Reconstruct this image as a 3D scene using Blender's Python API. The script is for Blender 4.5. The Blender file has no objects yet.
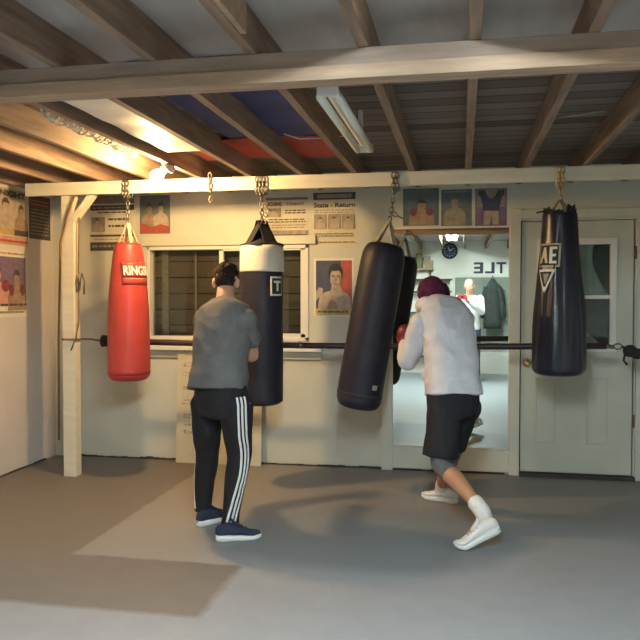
import bpy, bmesh, math, random
from mathutils import Vector, Matrix, noise
from mathutils.bvhtree import BVHTree
random.seed(7)
V = Vector
SC = bpy.context.scene
COL = SC.collection
PI = math.pi
# ------------------------------------------------------------------ camera model
FPX, EYE = 740.0, 1.45
YAW, PITCH = math.radians(10.857), math.radians(1.780)
FW = V((-math.sin(YAW) * math.cos(PITCH), math.cos(YAW) * math.cos(PITCH), -math.sin(PITCH)))
RT = V((math.cos(YAW), math.sin(YAW), 0))
UP = RT.cross(FW)
CAM = V((0, 0, EYE))


def ray(x, y):
    return FW * FPX + RT * (x - 320) - UP * (y - 320)


def at(x, y, Y):                      # point of the room at depth Y seen at a pixel
    d = ray(x, y)
    return CAM + d * (Y / d.y)


def atz(x, y, Z):
    d = ray(x, y)
    return CAM + d * ((Z - EYE) / d.z)


# room sizes
D, RY = 6.19, -1.93                  # back wall, rear wall
XL, XR = -3.65, 3.0
CZ = 2.50                            # roof boarding
JZ = 2.358                           # underside of joists


def lerp(a, b, t):
    return a + (b - a) * t


# ------------------------------------------------------------------ materials
def new_mat(name):
    m = bpy.data.materials.new(name)
    m.use_nodes = True
    nt = m.node_tree
    return m, nt, nt.nodes['Principled BSDF']


def mat(name, c, rough=0.6, var=0.12, scale=6.0, bump=0.0, bscale=40.0, metal=0.0, spec=0.5, stretch=(1, 1, 1), c2=None, sheen=0.0):
    m, nt, b = new_mat(name)
    N, L = nt.nodes, nt.links
    tc = N.new('ShaderNodeTexCoord')
    mp = N.new('ShaderNodeMapping')
    mp.inputs['Scale'].default_value = stretch
    L.new(tc.outputs['Object'], mp.inputs['Vector'])
    nz = N.new('ShaderNodeTexNoise')
    nz.inputs['Scale'].default_value = scale
    nz.inputs['Detail'].default_value = 6
    L.new(mp.outputs['Vector'], nz.inputs['Vector'])
    cr = N.new('ShaderNodeValToRGB')
    cr.color_ramp.elements[0].position = .3
    cr.color_ramp.elements[1].position = .7
    lo = tuple(v * (1 - var) for v in c)
    hi = tuple(min(1, v * (1 + var)) for v in c) if c2 is None else c2
    cr.color_ramp.elements[0].color = (*lo, 1)
    cr.color_ramp.elements[1].color = (*hi, 1)
    L.new(nz.outputs['Fac'], cr.inputs['Fac'])
    L.new(cr.outputs['Color'], b.inputs['Base Color'])
    b.inputs['Roughness'].default_value = rough
    b.inputs['Metallic'].default_value = metal
    b.inputs['Specular IOR Level'].default_value = spec
    if sheen:
        b.inputs['Sheen Weight'].default_value = sheen
    if bump:
        n2 = N.new('ShaderNodeTexNoise')
        n2.inputs['Scale'].default_value = bscale
        n2.inputs['Detail'].default_value = 5
        L.new(mp.outputs['Vector'], n2.inputs['Vector'])
        bp = N.new('ShaderNodeBump')
        bp.inputs['Strength'].default_value = bump
        bp.inputs['Distance'].default_value = .01
        L.new(n2.outputs['Fac'], bp.inputs['Height'])
        L.new(bp.outputs['Normal'], b.inputs['Normal'])
    return m


def emis(name, c, s):
    m, nt, b = new_mat(name)
    b.inputs['Base Color'].default_value = (*c, 1)
    b.inputs['Emission Color'].default_value = (*c, 1)
    b.inputs['Emission Strength'].default_value = s
    return m


LAMP_S, BULB_S = 300.0, 1250.0
M = {}
M['wall'] = mat('cream_wall_paint', (.62, .62, .53), .55, .05, 3, .15, 30)
M['leftwall'] = mat('white_panel_paint', (.70, .65, .62), .55, .05, 3, .15, 30)
M['rearwall'] = mat('bright_white_wall', (.86, .87, .80), .55, .03, 3, .1, 30)
M['trim'] = mat('cream_trim_paint', (.63, .63, .54), .45, .05, 5, .1, 40)
M['white'] = mat('white_gloss_paint', (.76, .75, .69), .4, .04, 5, .08, 40)
M['door'] = mat('door_paint', (.57, .58, .49), .45, .05, 4, .1, 30)
M['bag_black'] = mat('black_bag_leather', (.020, .018, .030), .5, .25, 7, .35, 9, spec=.3)
M['bag_vinyl'] = mat('black_bag_vinyl', (.018, .018, .030), .3, .25, 7, .5, 7, spec=.45, stretch=(1, 1, .35))
M['bag_red'] = mat('red_bag_vinyl', (.47, .058, .050), .42, .1, 6, .25, 10, spec=.4)
M['red_dark'] = mat('red_bag_seam', (.36, .02, .02), .5, .1, 6)
M['bag_white'] = mat('white_bag_band_vinyl', (.74, .70, .58), .42, .06, 6, .4, 10)
M['strap'] = mat('black_webbing', (.02, .02, .022), .8, .2, 30)
M['strap_pale'] = mat('pale_webbing', (.62, .56, .36), .7, .12, 30)
M['steel'] = mat('dull_steel', (.20, .19, .17), .4, .2, 20, metal=.85)
M['brass'] = mat('worn_brass', (.60, .48, .25), .3, .15, 20, metal=.9)
M['pale_gold'] = mat('pale_gold_print', (.55, .47, .30), .45, .1)
M['ink'] = mat('black_ink', (.03, .03, .03), .7, .1)
M['wood'] = mat('joist_timber', (.27, .18, .125), .75, .3, 5, .2, 30, stretch=(6, .6, 6))
M['wood_pale'] = mat('pale_beam_timber', (.43, .30, .205), .65, .2, 5, .2, 30, stretch=(.6, 6, 6))
M['wood_white'] = mat('painted_beam', (.72, .68, .54), .55, .06, 5, .15, 30, stretch=(.7, 5, 5))
M['mirror'], nt, b = new_mat('mirror_silver')
b.inputs['Base Color'].default_value = (.87, .93, .86, 1)
b.inputs['Metallic'].default_value = 1
b.inputs['Roughness'].default_value = 0.005
M['skin'] = mat('light_skin', (.58, .33, .22), .5, .08, 9, .1, 60)
M['skin_tan'] = mat('tan_skin', (.50, .26, .16), .5, .08, 9, .1, 60)
M['hair'] = mat('dark_brown_hair', (.022, .015, .011), .85, .4, 60, .8, 70, spec=.15)
M['hair_pale'] = mat('greying_hair', (.30, .25, .2), .6, .3, 60, .6, 70)
M['tee'] = mat('grey_tee_cotton', (.118, .118, .120), .9, .12, 12, .25, 60)
M['pants'] = mat('black_track_pants', (.0075, .006, .009), .85, .25, 12, .2, 50)
M['stripe'] = mat('white_stripe', (.8, .8, .8), .7, .04)
M['hoodie'] = mat('pale_grey_hoodie', (.68, .68, .74), .9, .08, 12, .25, 60)
M['shorts'] = mat('black_shorts_cloth', (.008, .007, .012), .8, .25, 12, .2, 50)
M['tights'] = mat('grey_knit_tights', (.15, .145, .155), .9, .12, 20, .2, 70)
M['beanie'] = mat('maroon_knit', (.075, .008, .042), .95, .25, 25, .5, 70)
M['glove'] = mat('red_glove_leather', (.17, .02, .024), .45, .2, 10, .2, 20)
M['navy'] = mat('navy_shoe_knit', (.016, .022, .05), .85, .2, 40, .3, 90)
M['sole'] = mat('white_rubber', (.78, .78, .76), .5, .05)
M['shoe_white'] = mat('white_shoe_leather', (.82, .80, .77), .5, .06, 12, .15, 40)
M['sock'] = mat('white_sock_cotton', (.82, .82, .80), .9, .05, 20, .3, 90)
M['shirt_white'] = mat('white_shirt_cotton', (.82, .83, .84), .85, .04, 12, .2, 60)
M['denim'] = mat('blue_denim', (.05, .07, .12), .85, .2, 20)
M['phone'] = mat('red_phone_case', (.45, .02, .03), .4, .1)
M['glass_black'] = mat('black_glass', (.012, .012, .014), .1, .1)
M['eye'] = mat('eye_white', (.7, .7, .68), .2, .05)
M['lip'] = mat('lip', (.38, .14, .12), .5, .1)
M['paper'] = mat('poster_paper', (.66, .61, .47), .6, .06, 8)
M['paper_white'] = mat('white_paper', (.76, .74, .66), .6, .05, 8)
M['paper_grey'] = mat('grey_print', (.22, .20, .17), .6, .2, 20)
M['print_dark'] = mat('dark_print', (.075, .065, .06), .55, .3, 25)
M['print_mid'] = mat('mid_print', (.33, .29, .22), .6, .25, 25)
M['print_red'] = mat('red_print', (.42, .085, .06), .55, .15, 20)
M['print_pink'] = mat('pink_print', (.60, .32, .26), .55, .15, 20)
M['print_flesh'] = mat('flesh_print', (.34, .235, .17), .55, .25, 20)
M['print_flesh_pale'] = mat('pale_flesh_print', (.46, .37, .29), .55, .2, 20)
M['print_blue'] = mat('blue_print', (.11, .15, .17), .55, .2, 14)
M['print_teal'] = mat('teal_print', (.15, .18, .165), .55, .2, 14)
M['print_navy'] = mat('navy_print', (.06, .07, .12), .55, .2, 14)
M['print_maroon'] = mat('maroon_print', (.20, .05, .06), .55, .25, 20)
M['print_green'] = mat('olive_print', (.16, .17, .07), .55, .2, 20)
M['print_yellow'] = mat('ochre_print', (.48, .38, .14), .55, .2, 20)
M['print_violet'] = mat('violet_print', (.20, .14, .24), .55, .2, 20)
M['rope'] = mat('brown_rope', (.20, .12, .06), .9, .2, 40)
M['cable'] = mat('brown_cable', (.22, .11, .05), .6, .2, 30)
M['bar'] = mat('dark_rubber_sleeve', (.045, .022, .024), .45, .25, 10)
M['tube'] = emis('lit_fluorescent_tube', (.84, .98, 1.0), LAMP_S)
M['tube_off'] = mat('unlit_tube_glass', (.80, .80, .70), .25, .04)
M['enamel'] = mat('white_enamel', (.75, .76, .74), .4, .05)
M['bulb'] = emis('lit_bulb_glass', (1.0, .64, .27), BULB_S)
M['ceramic'] = mat('white_ceramic', (.75, .70, .6), .3, .05)
M['foam'] = mat('white_insulation_panel', (.80, .77, .68), .5, .06, 4, .3, 20)
M['tarp_blue'] = mat('blue_cloth', (.055, .065, .17), .7, .25, 4, .3, 12)
M['tarp_red'] = mat('red_cloth', (.50, .05, .04), .7, .25, 4, .3, 12)
M['cabinet'] = mat('dark_board_green', (.24, .28, .23), .6, .15, 5)
M['clock_face'] = mat('blue_clock_face', (.045, .06, .13), .35, .2, 10)
M['letter'] = mat('dark_violet_letter', (.03, .025, .07), .5, .1)
M['box'] = mat('cardboard', (.36, .28, .18), .8, .15, 10)
M['box_dark'] = mat('dark_box', (.06, .055, .05), .7, .2, 10)
M['coat'] = mat('dark_coat_cloth', (.05, .06, .055), .9, .3, 12)
M['board_dark'] = mat('outside_shutter_board', (.11, .085, .065), .8, .25, 5, .2, 20, stretch=(.8, 4, 6))
M['curtain'] = mat('grey_green_curtain', (.50, .54, .48), .9, .25, 6)
M['curtain_dark'] = mat('dark_drape', (.07, .075, .07), .9, .3, 6)
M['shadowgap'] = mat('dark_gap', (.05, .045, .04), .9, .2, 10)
M['laces'] = mat('beige_laces', (.55, .42, .33), .8, .1)

m, nt, b = new_mat('window_glass')
_o = nt.nodes['Material Output']
_t = nt.nodes.new('ShaderNodeBsdfTransparent')
_t.inputs['Color'].default_value = (.86, .9, .87, 1)
_g = nt.nodes.new('ShaderNodeBsdfGlossy')
_g.inputs['Roughness'].default_value = .03
_f = nt.nodes.new('ShaderNodeFresnel')
_f.inputs['IOR'].default_value = 1.5
_x = nt.nodes.new('ShaderNodeMixShader')
nt.links.new(_f.outputs[0], _x.inputs[0])
nt.links.new(_t.outputs[0], _x.inputs[1])
nt.links.new(_g.outputs[0], _x.inputs[2])
nt.links.new(_x.outputs[0], _o.inputs['Surface'])
M['glass'] = m


def floor_material():
    m, nt, b = new_mat('worn_painted_concrete')
    N, L = nt.nodes, nt.links
    tc = N.new('ShaderNodeTexCoord')
    nz = N.new('ShaderNodeTexNoise')
    nz.inputs['Scale'].default_value = 7
    nz.inputs['Detail'].default_value = 8
    L.new(tc.outputs['Object'], nz.inputs['Vector'])
    big = N.new('ShaderNodeTexNoise')
    big.inputs['Scale'].default_value = .7
    big.inputs['Detail'].default_value = 4
    L.new(tc.outputs['Object'], big.inputs['Vector'])
    sx = N.new('ShaderNodeSeparateXYZ')
    L.new(tc.outputs['Object'], sx.inputs['Vector'])

    def math_(op, a, bb, clamp=False):
        n = N.new('ShaderNodeMath')
        n.operation = op
        n.use_clamp = clamp
        for i, v in enumerate((a, bb)):
            if isinstance(v, (int, float)):
                n.inputs[i].default_value = v
            else:
                L.new(v, n.inputs[i])
        return n.outputs[0]
    wob = math_('MULTIPLY', math_('SUBTRACT', nz.outputs['Fac'], .5), .06)
    bw = math_('MULTIPLY', math_('SUBTRACT', big.outputs['Fac'], .5), 1.5)
    X = math_('ADD', sx.outputs['X'], wob)
    Y = math_('ADD', sx.outputs['Y'], wob)

    def step(v, edge, soft, up=True):       # 0..1 ramp about an edge
        s = math_('DIVIDE', math_('SUBTRACT', v, edge), soft)
        if not up:
            s = math_('MULTIPLY', s, -1)
        return math_('ADD', s, .5, True)

    def mix(f, c1, c2):
        n = N.new('ShaderNodeMix')
        n.data_type = 'RGBA'
        for k, v in (('Factor_Float', f), ('A_Color', c1), ('B_Color', c2)):
            s = [i for i in n.inputs if i.identifier == k][0]
            if isinstance(v, tuple):
                s.default_value = (*v, 1)
            elif isinstance(v, (int, float)):
                s.default_value = v
            else:
                L.new(v, s)
        return [o for o in n.outputs if o.identifier == 'Result_Color'][0]
    base = mix(nz.outputs['Fac'], (.27, .285, .31), (.335, .35, .37))
    # brownish worn zone along the back wall
    Yb = math_('ADD', sx.outputs['Y'], bw)
    c = mix(math_('MULTIPLY', step(Yb, 4.75, .55), .75), base, (.215, .195, .18))
    # paler bare strip beside the brown paint
    lt = math_('MULTIPLY', step(X, -1.3, .5, False), step(Y, 3.8, .03))
    c = mix(math_('MULTIPLY', lt, .8), c, (.285, .265, .245))
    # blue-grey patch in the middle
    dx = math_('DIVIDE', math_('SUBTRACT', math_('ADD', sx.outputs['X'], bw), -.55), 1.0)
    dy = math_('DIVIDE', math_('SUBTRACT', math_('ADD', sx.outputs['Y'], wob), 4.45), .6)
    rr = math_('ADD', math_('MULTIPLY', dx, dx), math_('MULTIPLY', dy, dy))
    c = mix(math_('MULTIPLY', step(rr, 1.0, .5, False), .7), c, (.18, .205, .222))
    # brown painted L along the left
    a1 = math_('MULTIPLY', step(X, -2.15, .03, False), step(Y, 3.12, .04))
    a2 = math_('MULTIPLY', math_('MULTIPLY', step(X, -1.16, .05, False), step(Y, 3.80, .03, False)), step(Y, 3.14, .05))
    both = math_('MAXIMUM', a1, a2)
    brown = mix(nz.outputs['Fac'], (.155, .135, .12), (.195, .172, .155))
    c = mix(math_('MULTIPLY', both, .9), c, brown)
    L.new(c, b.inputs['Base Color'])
    b.inputs['Roughness'].default_value = .5
    b.inputs['Specular IOR Level'].default_value = .35
    bp = N.new('ShaderNodeBump')
    bp.inputs['Strength'].default_value = .12
    bp.inputs['Distance'].default_value = .01
    L.new(nz.outputs['Fac'], bp.inputs['Height'])
    L.new(bp.outputs['Normal'], b.inputs['Normal'])
    return m


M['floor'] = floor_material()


def plank_material():
    m, nt, b = new_mat('old_roof_boards')
    N, L = nt.nodes, nt.links
    tc = N.new('ShaderNodeTexCoord')
    mp = N.new('ShaderNodeMapping')
    mp.inputs['Scale'].default_value = (.5, 7, 1)
    mp.inputs['Location'].default_value = (7.3, 0, 0)
    L.new(tc.outputs['Object'], mp.inputs['Vector'])
    br = N.new('ShaderNodeTexBrick')
    br.inputs['Color1'].default_value = (.15, .115, .095, 1)
    br.inputs['Color2'].default_value = (.34, .28, .23, 1)
    br.inputs['Mortar'].default_value = (.015, .012, .012, 1)
    br.inputs['Mortar Size'].default_value = .035
    br.inputs['Brick Width'].default_value = 30
    br.inputs['Row Height'].default_value = 1.0
    br.inputs['Scale'].default_value = 1.0
    L.new(mp.outputs['Vector'], br.inputs['Vector'])
    mp2 = N.new('ShaderNodeMapping')
    mp2.inputs['Scale'].default_value = (1, 18, 1)
    L.new(tc.outputs['Object'], mp2.inputs['Vector'])
    nz = N.new('ShaderNodeTexNoise')
    nz.inputs['Scale'].default_value = 3
    nz.inputs['Detail'].default_value = 7
    L.new(mp2.outputs['Vector'], nz.inputs['Vector'])
    mx = N.new('ShaderNodeMix')
    mx.data_type = 'RGBA'
    mx.blend_type = 'MULTIPLY'
    ins = {i.identifier: i for i in mx.inputs}
    ins['Factor_Float'].default_value = .45
    L.new(br.outputs['Color'], ins['A_Color'])
    L.new(nz.outputs['Color'], ins['B_Color'])
    out = [o for o in mx.outputs if o.identifier == 'Result_Color'][0]
    L.new(out, b.inputs['Base Color'])
    b.inputs['Roughness'].default_value = .8
    bp = N.new('ShaderNodeBump')
    bp.inputs['Distance'].default_value = .02
    L.new(br.outputs['Fac'], bp.inputs['Height'])
    bp.invert = True
    L.new(bp.outputs['Normal'], b.inputs['Normal'])
    return m


M['wood_mid'] = mat('weathered_beam_timber', (.33, .25, .20), .7, .2, 5, .2, 30, stretch=(.6, 6, 6))  # upper plank, a darker tone than the lower one
M['planks'] = plank_material()
M['ply'] = mat('grey_ceiling_sheet', (.46, .42, .39), .75, .14, 4, .1, 30, stretch=(2, .6, 1))


# ------------------------------------------------------------------ mesh helpers
class MB:
    def __init__(self):
        self.v, self.f, self.s = [], [], []

    def add(self, vs, fs, smooth=False):
        o = len(self.v)
        self.v += [V(p) for p in vs]
        self.f += [tuple(i + o for i in f) for f in fs]
        self.s += [smooth] * len(fs)
        return self

    def box(self, a, b, mtx=None):
        x0, y0, z0 = (min(a[i], b[i]) for i in range(3))
        x1, y1, z1 = (max(a[i], b[i]) for i in range(3))
        vs = [V(p) for p in ((x0, y0, z0), (x1, y0, z0), (x1, y1, z0), (x0, y1, z0), (x0, y0, z1), (x1, y0, z1), (x1, y1, z1), (x0, y1, z1))]
        if mtx:
            vs = [mtx @ p for p in vs]
        return self.add(vs, [(3, 2, 1, 0), (4, 5, 6, 7), (0, 1, 5, 4), (1, 2, 6, 5), (2, 3, 7, 6), (3, 0, 4, 7)])

    def bar(self, p, q, w, h, up=V((0, 0, 1))):       # rectangular bar between two points
        p, q = V(p), V(q)
        d = (q - p).normalized()
        s = d.cross(V(up))
        if s.length < 1e-4:
            s = d.cross(V((1, 0, 0)))
        s.normalize()
        u = s.cross(d)
        vs = []
        for c in (p, q):
            for a, b in ((-1, -1), (1, -1), (1, 1), (-1, 1)):
                vs.append(c + s * (a * w / 2) + u * (b * h / 2))
        return self.add(vs, [(0, 1, 2, 3), (7, 6, 5, 4), (0, 4, 5, 1), (1, 5, 6, 2), (2, 6, 7, 3), (3, 7, 4, 0)])

    def loft(self, rings, cap=True, smooth=True, closed=False):
        n = len(rings[0])
        vs = [p for r in rings for p in r]
        fs = []
        m = len(rings)
        for i in range(m if closed else m - 1):
            a, b = i * n, ((i + 1) % m) * n
            for k in range(n):
                fs.append((a + k, a + (k + 1) % n, b + (k + 1) % n, b + k))
        if cap and not closed:
            fs.append(tuple(reversed(range(n))))
            fs.append(tuple((m - 1) * n + k for k in range(n)))
        return self.add(vs, fs, smooth)

    def tube(self, pts, r, n=10, closed=False):
        pts = [V(p) for p in pts]
        m = len(pts)
        rings = []
        prev = None
        for i, p in enumerate(pts):
            if closed:
                d = pts[(i + 1) % m] - pts[i - 1]
            else:
                d = pts[min(i + 1, m - 1)] - pts[max(i - 1, 0)]
            d.normalize()
            if prev is None:
                s = d.cross(V((0, 0, 1)))
                if s.length < .05:
                    s = d.cross(V((1, 0, 0)))
            else:
                s = prev - d * prev.dot(d)
            s.normalize()
            prev = s
            u = d.cross(s)
            rr = r[i] if isinstance(r, (list, tuple)) else r
            rings.append([p + (s * math.cos(2 * PI * k / n) + u * math.sin(2 * PI * k / n)) * rr for k in range(n)])
        return self.loft(rings, True, True, closed)

    def lathe(self, prof, n=40, c=(0, 0, 0), f=None):     # prof: (radius, z)
        c = V(c)
        rings = []
        for r, z in prof:
            ring = []
            for k in range(n):
                a = 2 * PI * k / n
                rr = r * (f(a, z) if f else 1)
                ring.append(c + V((rr * math.cos(a), rr * math.sin(a), z)))
            rings.append(ring)
        return self.loft(rings)

    def ball(self, c, rad, ax=None, nu=16, nv=10):
        c = V(c)
        rx, ry, rz = rad if isinstance(rad, (list, tuple)) else (rad,) * 3
        X, Yv, Z = ax if ax else (V((1, 0, 0)), V((0, 1, 0)), V((0, 0, 1)))
        rings = []
        for j in range(nv + 1):
            t = -PI / 2 + PI * max(.02, min(.98, j / nv))
            rings.append([c + X * (rx * math.cos(t) * math.cos(2 * PI * k / nu)) + Yv * (ry * math.cos(t) * math.sin(2 * PI * k / nu)) + Z * (rz * math.sin(t)) for k in range(nu)])
        return self.loft(rings)

    def prism(self, poly, d):                # polygon (world points) pushed along d
        n = len(poly)
        a = [V(p) for p in poly]
        b_ = [p + V(d) for p in a]
        return self.add(a + b_, [tuple(reversed(range(n))), tuple(range(n, 2 * n))] + [(i, (i + 1) % n, n + (i + 1) % n, n + i) for i in range(n)])

    def mesh(self, name):
        me = bpy.data.meshes.new(name)
        me.from_pydata([tuple(p) for p in self.v], [], self.f)
        me.polygons.foreach_set('use_smooth', self.s)
        bm = bmesh.new()
        bm.from_mesh(me)
        bmesh.ops.recalc_face_normals(bm, faces=bm.faces)
        bm.to_mesh(me)
        bm.free()
        me.update()
        return me

    def build(self, name, m, parent=None, bevel=0.0, label=None):
        o = bpy.data.objects.new(name, self.mesh(name))
        return finish(o, m, parent, bevel, label)


def finish(o, m, parent=None, bevel=0.0, label=None):
    COL.objects.link(o)
    o.data.materials.append(m)
    if parent:
        o.parent = parent
    if bevel:
        md = o.modifiers.new('Bevel', 'BEVEL')
        md.width = bevel
        md.segments = 2
        md.limit_method = 'ANGLE'
    if label:
        o['label'] = label
    return o


def thing(name, label, cat, loc=(0, 0, 0), group=None, rot=None):
    o = bpy.data.objects.new(name, None)
    COL.objects.link(o)
    o.empty_display_size = .1
    o.location = loc
    if rot:
        o.rotation_euler = rot
    o['label'] = label
    o['category'] = cat
    if group:
        o['group'] = group
    return o


def tag(o, label, cat, group=None):
    o['label'] = label
    o['category'] = cat
    if group:
        o['group'] = group
    return o


def struct(o):
    o['kind'] = 'structure'
    return o


def world_build(mb, name, m, parent, bevel=0.0, label=None):
    """geometry given in world coordinates, stored relative to its parent's location"""
    loc = parent.location if parent.parent is None else parent.location + parent.parent.location
    mb.v = [p - loc for p in mb.v]
    return mb.build(name, m, parent, bevel, label)


def voxel(mb, size, smooth=4, disp=None, ratio=None):
    """one continuous surface from overlapping closed pieces"""
    me = mb.mesh('tmp')
    o = bpy.data.objects.new('tmp', me)
    COL.objects.link(o)
    r = o.modifiers.new('r', 'REMESH')
    r.mode = 'VOXEL'
    r.voxel_size = size
    if smooth:
        s = o.modifiers.new('s', 'SMOOTH')
        s.factor = .5
        s.iterations = smooth
    dg = bpy.context.evaluated_depsgraph_get()
    dg.update()
    out = bpy.data.meshes.new_from_object(o.evaluated_get(dg))
    bpy.data.objects.remove(o)
    bpy.data.meshes.remove(me)
    if disp:
        ns = [v.normal.copy() for v in out.vertices]
        for v, nn in zip(out.vertices, ns):
            v.co += nn * disp(v.co)
    out.polygons.foreach_set('use_smooth', [True] * len(out.polygons))
    out.update()
    return out


def mesh_part(me, name, m, parent, label=None):
    loc = parent.location
    for v in me.vertices:
        v.co -= loc
    me.name = name
    return finish(bpy.data.objects.new(name, me), m, parent, 0, label)


def text_mb(s, size, depth=.001, bold=0.0, width=None):
    cu = bpy.data.curves.new('t', 'FONT')
    cu.body = s
    cu.size = size
    cu.extrude = depth
    cu.offset = bold
    cu.resolution_u = 3
    o = bpy.data.objects.new('t', cu)
    COL.objects.link(o)
    dg = bpy.context.evaluated_depsgraph_get()
    dg.update()
    me = bpy.data.meshes.new_from_object(o.evaluated_get(dg))
    mb = MB()
    mb.add([v.co.copy() for v in me.vertices], [tuple(p.vertices) for p in me.polygons])
    bpy.data.objects.remove(o)
    bpy.data.curves.remove(cu)
    bpy.data.meshes.remove(me)
    xs = [p.x for p in mb.v]
    x0, x1 = min(xs), max(xs)
    k = (width / (x1 - x0)) if width else 1
    for p in mb.v:
        p.x = (p.x - x0) * k
    mb.w = (x1 - x0) * k
    return mb


# ------------------------------------------------------------------ the room
def slab(name, a, b, m, kind=True, bevel=0):
    o = MB().box(a, b).build(name, m, None, bevel)
    return struct(o) if kind else o


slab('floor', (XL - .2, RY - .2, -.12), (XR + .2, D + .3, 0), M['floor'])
# back wall with a window opening and a door opening
wx0, wx1, wz0, wz1 = -2.75, -1.285, 1.075, 1.895
dx0, dx1, dz1 = .46, 1.335, 2.062
T = .12
w = MB()
w.box((XL - .12, D, 0), (wx0, D + T, CZ))
w.box((wx0, D, 0), (wx1, D + T, wz0))
w.box((wx0, D, wz1), (wx1, D + T, CZ))
w.box((wx1, D, 0), (dx0, D + T, CZ))
w.box((dx0, D, dz1), (dx1, D + T, CZ))
w.box((dx1, D, 0), (XR, D + T, CZ))
struct(w.build('wall_back', M['wall']))
slab('wall_left', (XL - T, RY, 0), (XL, D, CZ), M['leftwall'])
slab('wall_right', (XR, RY, 0), (XR + T, D + T, CZ), M['wall'])
slab('wall_rear', (XL - T, RY - T, 0), (XR + T, RY, CZ), M['rearwall'])
slab('ceiling', (XL - .2, 3.14, CZ), (XR + .2, D + .2, CZ + .06), M['planks'])
slab('ceiling.001', (XL - .2, RY - .2, CZ), (XR + .2, 3.14, CZ + .06), M['ply'])

# panel battens, ledges, boards
def trim(n, a, b, m='trim', bevel=.003):
    return slab('trim_%d' % n, a, b, M[m], True, bevel)


trim(1, (-2.80, D - .03, 1.90), (-1.22, D - .001, 1.975))              # wooden head over the window
trim(2, (-2.78, D - .075, .985), (-1.16, D - .001, 1.022), 'white')     # window ledge
trim(3, (-2.76, D - .02, .915), (-1.17, D - .001, .985))
trim(4, (-.655, D - .028, 0), (-.565, D - .001, 2.03))                  # boards round the mirror
trim(5, (.38, D - .028, 0), (.462, D - .001, 2.16))
trim(6, (-.565, D - .026, .02), (.38, D - .001, .20))
trim(7, (.462, D - .03, 2.075), (1.40, D - .001, 2.15))                 # door head casing
trim(8, (1.345, D - .03, 0), (1.42, D - .001, 2.075))
trim(9, (XL, D - .02, 0), (XL + .10, D - .001, 2.36))                   # corner board
trim(10, (-2.28, D - .006, 0), (-2.268, D - .001, .915), 'trim', 0)     # panel seam strips
trim(11, (-1.05, D - .006, 0), (-1.038, D - .001, .985), 'trim', 0)
trim(12, (.46, D - .06, 0), (1.345, D - .001, .028), 'shadowgap')       # door threshold
# ragged dark strip at the foot of the wall
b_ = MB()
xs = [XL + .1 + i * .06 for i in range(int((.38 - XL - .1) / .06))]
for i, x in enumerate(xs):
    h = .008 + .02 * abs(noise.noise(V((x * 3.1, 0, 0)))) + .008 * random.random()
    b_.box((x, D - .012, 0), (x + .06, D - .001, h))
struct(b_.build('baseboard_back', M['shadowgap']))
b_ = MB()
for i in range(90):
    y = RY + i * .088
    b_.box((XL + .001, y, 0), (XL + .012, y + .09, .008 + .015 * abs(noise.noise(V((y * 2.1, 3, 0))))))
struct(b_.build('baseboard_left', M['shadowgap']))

# window
win = bpy.data.objects.new('window_1', None)
COL.objects.link(win)
win.location = (wx0, D, wz0)
struct(win)
f = MB()
f.box((wx0, D - .012, wz0), (wx0 + .025, D + .1, wz1)).box((wx1 - .03, D - .012, wz0), (wx1, D + .1, wz1))
f.box((wx0, D - .012, wz1 - .03), (wx1, D + .1, wz1)).box((wx0, D - .012, wz0), (wx1, D + .1, wz0 + .03))
world_build(f, 'window_frame', M['white'], win, .003)
s = MB()
sx0, sx1, sz0, sz1 = -2.085, wx1 - .012, wz0 + .02, wz1 - .01
for a, b in (((sx0, sz0), (sx0 + .04, sz1)), ((sx1 - .06, sz0), (sx1, sz1)), ((sx0, sz1 - .035), (sx1, sz1)), ((sx0, sz0), (sx1, sz0 + .04))):
    s.box((a[0], D + .0, a[1]), (b[0], D + .035, b[1]))
world_build(s, 'sliding_sash', M['white'], win, .003)
world_build(MB().box((wx0 + .02, D + .06, wz0 + .02), (sx0 + .02, D + .066, wz1 - .02)), 'window_pane', M['glass'], win)
world_build(MB().box((sx0 + .03, D + .015, sz0 + .03), (sx1 - .05, D + .021, sz1 - .03)), 'window_pane', M['glass'], win)
sh = MB()
n = 6
for i in range(n):
    z0 = wz0 - .02 + (wz1 - wz0 + .04) * i / n
    sh.box((wx0 - .05, D + .135 + .01 * (i % 2), z0), (wx1 + .05, D + .16 + .01 * (i % 2), z0 + (wz1 - wz0 + .04) / n - .006))
world_build(sh, 'shutter_boards', M['board_dark'], win, .003)
world_build(MB().box((-2.66, D + .11, wz0), (-2.60, D + .125, wz1)).box((-2.35, D + .11, wz0), (-2.33, D + .125, wz1)), 'shutter_batten', M['paper_grey'], win)

# door
dr = bpy.data.objects.new('door_1', None)
COL.objects.link(dr)
dr.location = (.9, D, 0)
struct(dr)
gx0, gx1, gz0, gz1 = .640, 1.150, 1.060, 1.868
dl = MB()
a, b = D - .004, D + .04
dl.box((dx0 + .012, a, .035), (gx0, b, 2.055)).box((gx1, a, .035), (dx1 - .012, b, 2.055))
dl.box((gx0, a, .035), (gx1, b, gz0)).box((gx0, a, gz1), (gx1, b, 2.055))
world_build(dl, 'door_leaf', M['door'], dr)
wf = MB()
for p, q in (((gx0 - .05, gz0 - .05), (gx0 + .002, gz1 + .05)), ((gx1 - .002, gz0 - .05), (gx1 + .05, gz1 + .05)), ((gx0, gz1 - .002), (gx1, gz1 + .05)), ((gx0, gz0 - .05), (gx1, gz0 + .002)), ((gx0, 1.435), (gx1, 1.465))):
    wf.box((p[0], a - .014, p[1]), (q[0], a + .012, q[1]))
world_build(wf, 'glazing_frame', M['white'], dr, .004)
world_build(MB().box((gx0, D + .012, gz0), (gx1, D + .018, gz1)), 'door_pane', M['glass'], dr)
cu = MB()
pts = []
for i in range(41):
    x = gx0 - .06 + (gx1 - gx0 + .12) * i / 40
    pts.append((x, D + .085 + .014 * math.sin(i * 1.3)))
vs = [V((x, y, gz0 - .06)) for x, y in pts] + [V((x, y, gz1 + .06)) for x, y in pts]
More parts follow.
